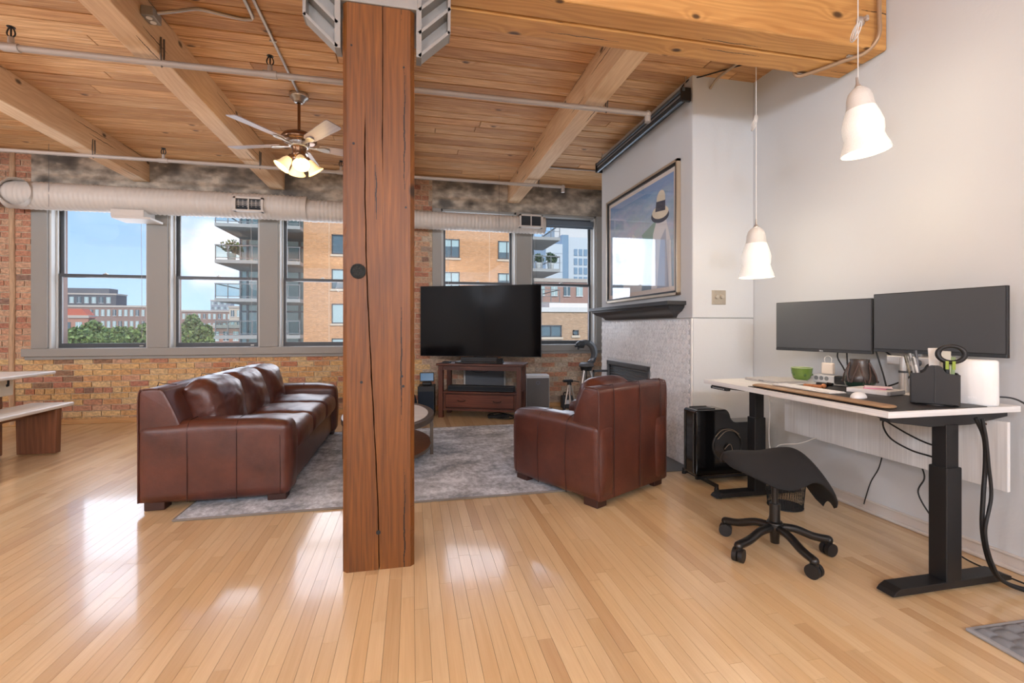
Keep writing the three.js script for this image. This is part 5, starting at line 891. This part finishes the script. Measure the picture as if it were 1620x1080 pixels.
// ---------- saddle stool ----------
{
  const t = thing('saddle_stool', 'black saddle stool on five casters in front of the desk', 'stool', [1.90, 0, -2.15]);
  const gun = std({ color: rgb(58, 57, 56), roughness: 0.28, metalness: 0.75 });
  for (const deg of [-118, 169, 93, 20, -51]) {
    const a = deg * Math.PI / 180, c = Math.cos(a), s = Math.sin(a), P = (r, y) => [c * r, y, s * r];
    const sh = new THREE.CatmullRomCurve3([P(0.03, 0.135), P(0.10, 0.128), P(0.19, 0.095), P(0.262, 0.083)].map(V)), arm = new THREE.TubeGeometry(sh, 20, 0.021, 10), q = arm.attributes.position;
    const leg = mesh('star_arm', [arm, ball(0.0225, ...P(0.265, 0.08), 12)], gun, t);
    mesh('stem', rod(P(0.265, 0.05), P(0.265, 0.088), 0.019, 12), gun, leg);
    const px = -s * 0.018, pz = c * 0.018, W = (o) => turned(cyl(0.029, 0.029, 0.02, 0, 0, 0, 22), Math.PI / 2, -a + 0.5, 0, 'YXZ');
    mesh('caster', [-1, 1].map((o) => { const g = cyl(0.034, 0.034, 0.022, 0, 0, 0, 22); g.rotateX(Math.PI / 2); g.rotateY(-a + 0.4); const d = new THREE.Vector3(0, 0, o * 0.015).applyAxisAngle(new THREE.Vector3(0, 1, 0), -a + 0.4); return g.translate(c * 0.265 + d.x, 0.034, s * 0.265 + d.z); }), M.black, leg);
  }
  mesh('hub', lathe([[0.0, 0.05], [0.022, 0.05], [0.024, 0.10], [0.04, 0.115], [0.04, 0.155], [0.036, 0.165], [0.0, 0.166]], 28), gun, t);
  mesh('gas_lift', [cyl(0.026, 0.027, 0.10, 0, 0.21, 0, 20), cyl(0.016, 0.016, 0.18, 0, 0.34, 0, 16)], gun, t);
  mesh('tilt_plate', bx(0.16, 0.05, 0.12, 0, 0.42, 0, 0.01), M.black, t);
  mesh('lever', [rod([0.04, 0.385, 0.03], [0.14, 0.365, 0.0], 0.006, 8), ball(0.024, 0.16, 0.36, -0.005, 14)], M.black, t);
  // saddle: a soft slab that dips across and droops at both wings
  const N = 40, Mv = 28, pos = [], idx = [], th = 0.055, turnS = -0.21;
  const surf = (u, v, top) => { // u along the wings, v front to back, both -1..1
    const w = 0.175 * Math.pow(Math.max(0, 1 - Math.pow(Math.abs(u), u > 0 ? 9 : 3.5)), u > 0 ? 0.5 : 0.42) * (u < 0 ? 1 + 0.25 * u : 1 - 0.22 * u);
    const x = u * 0.285, z = v * Math.max(w, 0.004) + 0.01, e = Math.max(Math.pow(Math.abs(v), 3), Math.pow(Math.abs(u), u > 0 ? 10 : 5));
    let y = 0.508 + 0.02 * Math.exp(-((u - 0.3) ** 2) * 9) + (u < -0.3 ? 0.02 * (-u - 0.3) : 0) - 0.125 * Math.max(0, v) ** 1.8 * Math.exp(-((u + 0.02) ** 2) * 1.6) - 0.05 * Math.min(0, v) ** 2 - 0.23 * Math.max(0, (u - 0.3) / 0.7) ** 1.9;
    const tk = th * Math.sqrt(Math.max(0, 1 - e)); y += top ? tk * 0.5 : -tk * 0.75;
    return [x, y, z];
  };
  for (const top of [1, 0]) for (let i = 0; i <= N; i++) for (let j = 0; j <= Mv; j++) pos.push(...surf(-1 + 1.988 * i / N, -1 + 2 * j / Mv, top));
  const S = (N + 1) * (Mv + 1);
  for (let l = 0; l < 2; l++) for (let i = 0; i < N; i++) for (let j = 0; j < Mv; j++) { const a = l * S + i * (Mv + 1) + j, b = a + Mv + 1; if (!l) idx.push(a, a + 1, b, a + 1, b + 1, b); else idx.push(a, b, a + 1, a + 1, b, b + 1); }
  let g = new THREE.BufferGeometry(); g.setAttribute('position', new THREE.Float32BufferAttribute(pos, 3)); g.setIndex(idx); g = mergeVertices(g, 1e-4); g.computeVertexNormals(); uvm(g, 'x'); g.rotateY(turnS);
  mesh('saddle', g, M.blackFab, t);
}
{ // wire waste basket
  const t = thing('waste_basket', 'black wire mesh waste basket under the desk', 'basket', [2.45, 0, -2.68]);
  const G = [], r0 = 0.105, r1 = 0.135, h = 0.30;
  for (let k = 0; k < 48; k++) { const a = k / 48 * 6.2832, b = a + 0.35; for (const e of [b, a - 0.35]) G.push(rod([Math.cos(a) * r0, 0.004, Math.sin(a) * r0], [Math.cos(e) * r1, h, Math.sin(e) * r1], 0.0012, 4)); }
  mesh('mesh_wall', G, M.black, t);
  mesh('rim', new THREE.TorusGeometry(r1, 0.005, 8, 40).rotateX(Math.PI / 2).translate(0, h, 0), M.black, t);
  mesh('bottom', [cyl(r0, r0, 0.005, 0, 0.0025, 0, 32), new THREE.TorusGeometry(r0, 0.004, 8, 40).rotateX(Math.PI / 2).translate(0, 0.006, 0)], M.black, t);
}
{ // glossy black machine on a rolling stand
  const t = thing('computer_tower', 'glossy black tower case with a round side opening on a rolling stand', 'computer', [2.12, 0, -3.27]);
  const s = new THREE.Shape(); s.moveTo(0.02, 0.06); s.lineTo(0.62, 0.06); s.lineTo(0.62, 0.46); s.lineTo(0.36, 0.46); s.quadraticCurveTo(0.32, 0.465, 0.305, 0.50); s.quadraticCurveTo(0.29, 0.565, 0.25, 0.565); s.lineTo(0.03, 0.565); s.quadraticCurveTo(0, 0.565, 0, 0.54); s.lineTo(0, 0.08); s.quadraticCurveTo(0, 0.06, 0.02, 0.06);
  const hole = new THREE.Path(); hole.absarc(0.27, 0.285, 0.125, 0, Math.PI * 2, true);
  mesh('case', ext(s, 0.17, 0.012, [], 10).translate(0, 0, -0.09), M.blackGloss, t);
  mesh('side_ring', new THREE.TorusGeometry(0.125, 0.006, 8, 40).translate(0.27, 0.285, 0.082), std({ color: rgb(36, 32, 30), roughness: 0.3 }), t); mesh('side_hub', turned(cyl(0.03, 0.03, 0.02, 0, 0, 0, 20), Math.PI / 2, 0, 0).translate(0.28, 0.26, 0.085), M.black, t);
  mesh('wire', [tube([[0.16, 0.36, 0.09], [0.22, 0.41, 0.095], [0.30, 0.41, 0.095], [0.37, 0.37, 0.09]], 0.0025, 24, 6), tube([[0.18, 0.34, 0.09], [0.25, 0.40, 0.097], [0.33, 0.39, 0.095], [0.38, 0.34, 0.09]], 0.0025, 24, 6), tube([[0.24, 0.26, 0.09], [0.28, 0.30, 0.1], [0.30, 0.25, 0.1], [0.26, 0.23, 0.095]], 0.0022, 24, 6)], std({ color: rgb(150, 132, 112), roughness: 0.4, metalness: 0.4 }), t);
  mesh('top_tray', [bx(0.15, 0.004, 0.11, 0.11, 0.566, -0.005, 0.001), bx(0.15, 0.008, 0.006, 0.11, 0.569, 0.05), bx(0.15, 0.008, 0.006, 0.11, 0.569, -0.06)], M.black, t);
  mesh('front_trim', [rod([-0.002, 0.08, 0.05], [-0.002, 0.54, 0.05], 0.008, 10), rod([-0.002, 0.08, -0.06], [-0.002, 0.54, -0.06], 0.008, 10)], M.blackGloss, t);
  mesh('stand', [bx(0.62, 0.018, 0.02, 0.31, 0.05, 0.08), bx(0.62, 0.018, 0.02, 0.31, 0.05, -0.08), bx(0.024, 0.024, 0.44, 0.07, 0.036, 0.02, 0.004), bx(0.024, 0.024, 0.30, 0.52, 0.036, 0.0, 0.004)], M.blackMetal, t);
  for (const [x, z] of [[0.07, -0.19], [0.07, 0.23], [0.52, -0.13], [0.52, 0.13]]) mesh('foot', cyl(0.014, 0.018, 0.026, x, 0.013, z, 14), M.black, t);
}
{ // standing mat, lower right
  const t = thing('standing_mat', 'grey quilted standing mat with a pale edge in the lower right corner', 'mat', [2.50, 0, -1.14], -0.03), w = 0.74, d = 0.56;
  mesh('base', bx(w, 0.014, d, 0, 0.008, 0, 0.006), std({ color: rgb(150, 152, 155), roughness: 0.5 }), t);
  const g = new THREE.PlaneGeometry(w - 0.03, d - 0.03, 120, 90).rotateX(-Math.PI / 2), p = g.attributes.position;
  for (let i = 0; i < p.count; i++) { const x = p.getX(i), z = p.getZ(i), a = Math.abs(Math.sin(x * 42)), b = Math.abs(Math.sin(z * 52 + Math.floor(x * 42 / Math.PI) * 1.57)), e = smooth(0, 0.02, Math.min(w / 2 - 0.015 - Math.abs(x), d / 2 - 0.015 - Math.abs(z))); p.setY(i, 0.0145 + e * 0.014 * Math.sqrt(a * b)); }
  g.computeVertexNormals(); uvm(g, 'x');
  mesh('quilted_top', g, std({ color: rgb(118, 121, 126), roughness: 0.55, side: THREE.DoubleSide }), t);
}
// ---------- the city outside ----------
const paneDk = std({ color: rgb(92, 112, 120), roughness: 0.15, metalness: 0.0 }), paneLt = std({ color: rgb(172, 196, 196), roughness: 0.25 }), paneTeal = std({ color: rgb(190, 210, 204), roughness: 0.35 });
const concO = std({ color: rgb(160, 160, 156), roughness: 0.9, bumpMap: T.plast, bumpScale: 0.02 }), railM = std({ color: rgb(120, 124, 124), roughness: 0.5 });
struct('trim_street', bb(-260, 160, -14.2, -14, -320, -8), std({ color: rgb(120, 120, 118), roughness: 1 }), 'street level far below the windows', 'ground').name = 'street_ground';
const facMat = (c) => std({ map: T.facade, color: rgb(...c), roughness: 0.95 });
function win(parent, x0, x1, y0, y1, z, split = true, blind = 0, frame = M.greyDk) {
  const f = mesh('window', [bb(x0, x1, y1 - 0.09, y1, z - 0.02, z + 0.09), bb(x0, x1, y0, y0 + 0.09, z - 0.02, z + 0.09), bb(x0, x0 + 0.09, y0, y1, z - 0.02, z + 0.09), bb(x1 - 0.09, x1, y0, y1, z - 0.02, z + 0.09), ...(split ? [bb((x0 + x1) / 2 - 0.04, (x0 + x1) / 2 + 0.04, y0, y1, z - 0.02, z + 0.08)] : [])], frame, parent);
  mesh('pane', bb(x0 + 0.05, x1 - 0.05, y0 + 0.05, y1 - 0.05, z - 0.02, z + 0.03), paneDk, f);
  if (blind) mesh('blind', bb(x0 + 0.08, x1 - 0.08, y0 + (1 - blind) * (y1 - y0), y1 - 0.08, z + 0.02, z + 0.045), paneLt, f);
  mesh('ledge', bb(x0 - 0.1, x1 + 0.1, y0 - 0.16, y0, z - 0.05, z + 0.1), std({ color: rgb(206, 190, 168), roughness: 0.9 }), f);
}
{
  const t = thing('apartment_tower', 'tan brick apartment tower with concrete balconies at both corners', 'building', [0, 0, 0]);
  const Z = -40, R = rngOf(15), wall = facMat([250, 228, 204]);
  const floors = [11.9, 9.04, 6.29, 3.39, 0.585, -2.2];
  mesh('wall', bb(-8.44, 9.4, -14, 18, Z - 8, Z, 0, 'x'), wall, t);
  for (const x of [-6.5, -1.5, 6.6]) mesh('control_joint', bb(x - 0.03, x + 0.03, -14, 18, Z - 0.02, Z + 0.012), std({ color: rgb(206, 172, 142), roughness: 0.9 }), t);
  for (const [x0, w] of [[-6.3, 2.0], [-0.9, 1.9], [2.6, 1.42], [7.35, 1.55]]) for (let k = -1; k < 4; k++) win(t, x0, x0 + w, 7.10 - 2.8 * k, 8.70 - 2.8 * k, Z, true, [0.55, 1, 0.62, 0.4, 0.8][(k + 5 + Math.round(x0)) % 5]);
  mesh('glass_bay', bb(-14.5, -8.44, -14, 18, Z - 8, Z - 4.5), paneTeal, t);
  mesh('glass_bay', bb(9.4, 11.7, -14, 18, Z - 8, Z - 4.5), paneTeal, t);
  for (const x of [-14.45, -13.9, -12.2, -10.9, -9.7]) mesh('mullion', bb(x - 0.08, x + 0.08, -14, 18, Z - 4.6, Z - 4.4), railM, t);
  for (const y of floors) mesh('transom', bb(-14.5, -8.44, y + 1.9, y + 2.05, Z - 4.6, Z - 4.42), railM, t);
  mesh('mullion', bb(11.6, 11.75, -14, 18, Z - 4.6, Z - 4.4), railM, t);
  floors.forEach((y, i) => {
    const b = mesh('balcony_slab', bb(-14.4, -8.44, y - 0.26, y, Z - 4.5, Z + 1.15), concO, t);
    for (let k = 0; k <= 7; k++) { const x = -14.35 + k * 0.84; mesh('rail_post', bb(x - 0.03, x + 0.03, y, y + 1.1, Z + 1.08, Z + 1.14), railM, b); }
    mesh('handrail', [bb(-14.4, -8.4, y + 1.05, y + 1.12, Z + 1.06, Z + 1.16), bb(-14.4, -8.4, y + 0.12, y + 0.17, Z + 1.08, Z + 1.14), bb(-14.4, -14.33, y + 1.05, y + 1.12, Z - 4.4, Z + 1.1)], railM, b);
    mesh('rail_glass', bb(-14.35, -8.45, y + 0.17, y + 1.05, Z + 1.1, Z + 1.115), new THREE.MeshPhysicalMaterial({ color: rgb(225, 235, 235), transmission: 1, roughness: 0.05, thickness: 0, ior: 1.3 }), b);
    const c = mesh('balcony_slab', bb(9.4, 12.7, y - 0.26, y, Z - 4.5, Z + 0.98), concO, t);
    for (let k = 0; k <= 4; k++) { const x = 9.5 + k * 0.79; mesh('rail_post', bb(x - 0.03, x + 0.03, y, y + 1.1, Z + 0.9, Z + 0.96), railM, c); }
    mesh('handrail', [bb(9.4, 12.7, y + 1.05, y + 1.12, Z + 0.88, Z + 0.97), bb(12.62, 12.7, y + 1.05, y + 1.12, Z - 4.4, Z + 0.9), bb(9.4, 12.7, y + 0.5, y + 0.54, Z + 0.9, Z + 0.95)], railM, c);
  });
}
// leafy things
const leafGeo = new THREE.PlaneGeometry(1, 0.7, 2, 1); { const p = leafGeo.attributes.position; for (let i = 0; i < p.count; i++) p.setZ(i, -Math.abs(p.getX(i)) * 0.35); leafGeo.computeVertexNormals(); }
const leafMat = new THREE.MeshPhysicalMaterial({ color: 0xffffff, roughness: 0.8, side: THREE.DoubleSide });
function foliage(parent, blobs, n, size, seed, c0, c1) {
  const R = rngOf(seed), im = new THREE.InstancedMesh(leafGeo, leafMat, n), m = new THREE.Matrix4(), q = new THREE.Quaternion(), e = new THREE.Euler();
  for (let i = 0; i < n; i++) {
    const b = blobs[Math.floor(R() * blobs.length)], th = R() * 6.2832, ph = Math.acos(2 * R() - 1), r = Math.pow(R(), 0.4);
    const s = size * (0.6 + 0.8 * R());
    m.compose(new THREE.Vector3(b[0] + b[3] * r * Math.sin(ph) * Math.cos(th), b[1] + b[4] * r * Math.cos(ph), b[2] + b[3] * r * Math.sin(ph) * Math.sin(th)), q.setFromEuler(e.set(R() * 6, R() * 6, R() * 6)), new THREE.Vector3(s, s, s));
    im.setMatrixAt(i, m); im.setColorAt(i, new THREE.Color(...lerp3(c0, c1, R())));
  }
  im.name = 'foliage'; im.castShadow = im.receiveShadow = true; im.userData.kind = 'stuff'; parent.add(im);
}
function tree(label, x, z, top, w, seed) {
  const t = thing('street_tree', label, 'tree', [x, -14, z], 0, 'street trees below the first two windows'), H = top + 14, R = rngOf(seed), B = [];
  for (let k = 0; k < 16; k++) { const a = R() * 6.28, r = R() * w * 0.75; B.push([Math.cos(a) * r, H - 1.0 - (r / w) * 1.6 - R() * 2.4, Math.sin(a) * r, w * (0.28 + 0.2 * R()), 0.9 + 0.7 * R()]); }
  mesh('trunk', rod([0, 0, 0], [0.2, H - 3, 0], 0.3, 10, 0.14), std({ color: rgb(84, 70, 56), roughness: 0.95 }), t);
  for (let k = 0; k < 4; k++) mesh('branch', rod([0.12, H - 5.5 + k * 0.4, 0], [Math.cos(k * 1.7) * w * 0.5, H - 2.6 + k * 0.2, Math.sin(k * 1.7) * w * 0.5], 0.1, 8, 0.04), std({ color: rgb(84, 70, 56), roughness: 0.95 }), t);
  foliage(t, B, 12000, 0.23, seed, [0.06, 0.13, 0.045], [0.28, 0.40, 0.13]);
}
tree('broad green tree filling the bottom of the first window', -24.6, -45, 2.5, 3.4, 5); tree('leafy green tree at the lower left of the first window', -28.4, -48, 2.1, 3.0, 6);
tree('smaller green tree at the bottom of the second window', -18.3, -45, 2.4, 1.6, 7); tree('green tree in front of the long brick row', -22.4, -46, 1.7, 2.2, 8);
// balcony plants
[['dark green potted shrub on the balcony seen in the second window', -13.5, 6.30, 0.75, 0.55], ['low green balcony plant beside the third window post', -10.3, 6.30, 0.5, 0.6], ['potted shrub on the right hand balcony', 12.0, 6.30, 0.5, 0.5], ['green plant trailing on the right hand balcony', 10.9, 6.30, 0.4, 0.4]].forEach(([l, x, y, r, h], i) => {
  const t = thing('balcony_plant', l, 'plant', [x, y, -39.6]);
  mesh('pot', lathe([[0, 0], [0.25, 0], [0.32, 0.55], [0.28, 0.55], [0, 0.5]], 16), std({ color: rgb(206, 208, 204), roughness: 0.7 }), t);
  foliage(t, [[0, 0.55 + h, 0, r, h], [r * 0.5, 0.5 + h * 0.8, 0, r * 0.6, h * 0.7]], 420, 0.16, 60 + i, [0.03, 0.08, 0.03], [0.12, 0.22, 0.08]);
});
function block(name, label, [x0, x1], [y0, y1], z, d, mat, cols, rows, winMat, { margin = 0.12, wy = [0, 1], turn = 0, gap = 0.45, gapY = 0.45 } = {}) {
  const t = thing(name, label, 'building', [(x0 + x1) / 2, 0, z], turn), w = x1 - x0;
  const g = bb(-w / 2, w / 2, -14, y1, -d, 0, 0, 'x'); mesh('wall', g, mat, t);
  mesh('parapet', bb(-w / 2 - 0.15, w / 2 + 0.15, y1 - 0.05, y1 + 0.35, -d - 0.15, 0.15), std({ color: rgb(186, 178, 168), roughness: 0.9 }), t);
  const yy0 = mix(y0, y1, wy[0]), yy1 = mix(y0, y1, wy[1]), cw = w * (1 - 2 * margin * 0.3) / cols, rh = (yy1 - yy0) / rows;
  const wg = bx(cw * (1 - gap), rh * (1 - gapY), 0.2), fg = [bx(cw * (1 - gap) * 1.12, 0.07, 0.26, 0, -rh * (1 - gapY) / 2, 0), bx(0.05, rh * (1 - gapY), 0.24, 0, 0, 0)], fgm = merge(fg);
  for (let c = 0; c < cols; c++) for (let r = 0; r < rows; r++) { const m = mesh('window', wg, winMat[(c * 7 + r * 3) % winMat.length], t); m.position.set(-w / 2 * (1 - margin * 0.3) + cw * (c + 0.5), yy0 + rh * (r + 0.5), 0.02); mesh('window_bar', fgm, M.white, m); }
  return t;
}
const dkBrick = std({ color: rgb(150, 128, 120), roughness: 0.95 }), redBrick = std({ color: rgb(178, 136, 120), roughness: 0.95 });
const b1 = block('apartment_block', 'dark grey flat-roofed block far off in the first window', [-97, -80.2], [-2, 10.2], -150, 5, std({ color: rgb(96, 100, 106), roughness: 0.9 }), 9, 4, [paneLt, paneDk, paneLt]);
mesh('penthouse', bb(-4.5, 6.2, 10.2, 12.0, -5, -1), std({ color: rgb(104, 108, 114), roughness: 0.9 }), b1);
block('row_house', 'long brick apartment row with many white windows behind the trees', [-68, -50.5], [-4, 5.3], -110, 6, dkBrick, 16, 4, [paneLt, paneDk, paneLt, paneLt]);
block('row_house', 'receding brick apartment row behind the tree in the second window', [-56, -38.5], [-4, 4.9], -124, 6, dkBrick, 16, 4, [paneLt, paneDk, paneLt], { turn: 0.22 });
const b4 = block('red_roof_house', 'low house with a red roof at the left of the first window', [-54, -46.3], [-6, 2.6], -80, 1.5, redBrick, 5, 3, [paneLt, paneDk]);
mesh('roof', ext([[-4.2, 2.6], [4.1, 2.6], [3.0, 3.9], [-3.6, 3.9]], 1.6).translate(0, 0, -1.6), std({ color: rgb(196, 108, 88), roughness: 0.9 }), b4);
block('grey_tower', 'small distant grey tower at the right of the second window', [-83, -75.3], [-4, 12.4], -220, 4, std({ color: rgb(150, 160, 170), roughness: 0.8 }), 6, 8, [paneDk, paneLt]);
block('pale_block', 'pale narrow building between the grey tower and the balconies', [-34.5, -31], [-4, 5.0], -100, 3, std({ color: rgb(196, 186, 170), roughness: 0.9 }), 3, 4, [paneLt, paneDk]);
block('low_brick_house', 'low red brick house at the foot of the balconies', [-24.5, -16.5], [-5, 1.15], -62, 4, redBrick, 7, 3, [paneDk, paneLt]);
// right hand side
{
  const t = thing('office_tower', 'pale glass office tower in the window beside the chimney breast', 'building', [0, 0, -78]);
  const cl = std({ color: rgb(196, 208, 214), roughness: 0.5 }), gl = std({ color: rgb(128, 156, 178), roughness: 0.2 });
  mesh('main_slab', bb(26.8, 46, -14, 17.0, -14, 0), cl, t); mesh('side_slab', bb(22.6, 25.6, -14, 15.6, -10, 0.6), cl, t); mesh('glass_core', bb(25.6, 26.8, -14, 17.3, -12, 0.3), gl, t); mesh('upper_slab', bb(25.6, 34, 17, 19.5, -16, -4), std({ color: rgb(206, 206, 202), roughness: 0.7 }), t);
  const wg = bx(0.62, 1.15, 0.16); for (let c = 0; c < 9; c++) for (let r = 0; r < 9; r++) { const m = mesh('window', wg, gl, t); m.position.set(28.2 + c * 0.92, 1.4 + r * 1.62, 0.03); }
  for (let k = 0; k < 9; k++) mesh('spandrel', bb(22.6, 25.62, 1 + k * 1.62, 1.08 + k * 1.62, 0.5, 0.66), std({ color: rgb(168, 182, 192), roughness: 0.5 }), t);
}
block('brick_warehouse', 'red-brown brick warehouse below the glass office tower', [13.2, 19.6], [-2, 6.3], -50, 8, std({ color: rgb(172, 140, 128), roughness: 0.95 }), 4, 4, [paneLt, paneLt, paneDk], { gap: 0.5 });
block('brick_warehouse', 'far end of the brick warehouse with small windows', [19.9, 27], [-2, 6.1], -53, 8, std({ color: rgb(180, 146, 132), roughness: 0.95 }), 8, 4, [paneLt, paneDk], { gap: 0.5, turn: -0.25 });
{
  const t = thing('tan_brick_house', 'tan brick house wall low in the window beside the chimney breast', 'building', [0, 0, -32]);
  mesh('wall', bb(7.5, 13.4, -14, 2.35, -6, 0, 0, 'x'), facMat([226, 226, 222]), t);
  mesh('side_wall', bb(13.4, 16, -14, 2.1, -6, -0.8, 0, 'x'), facMat([240, 214, 196]), t);
  mesh('parapet', bb(7.4, 13.5, 2.3, 2.62, -0.5, 0.12), std({ color: rgb(214, 212, 206), roughness: 0.9 }), t); mesh('roof_house', bb(10.5, 15, 2.3, 3.1, -5.5, -3), M.white, t);
  win(t, 8.9, 10.5, 0.5, 1.35, 0, true); win(t, 11.35, 11.78, 0.62, 1.0, 0, false);
}

renderer.render(scene, camera);
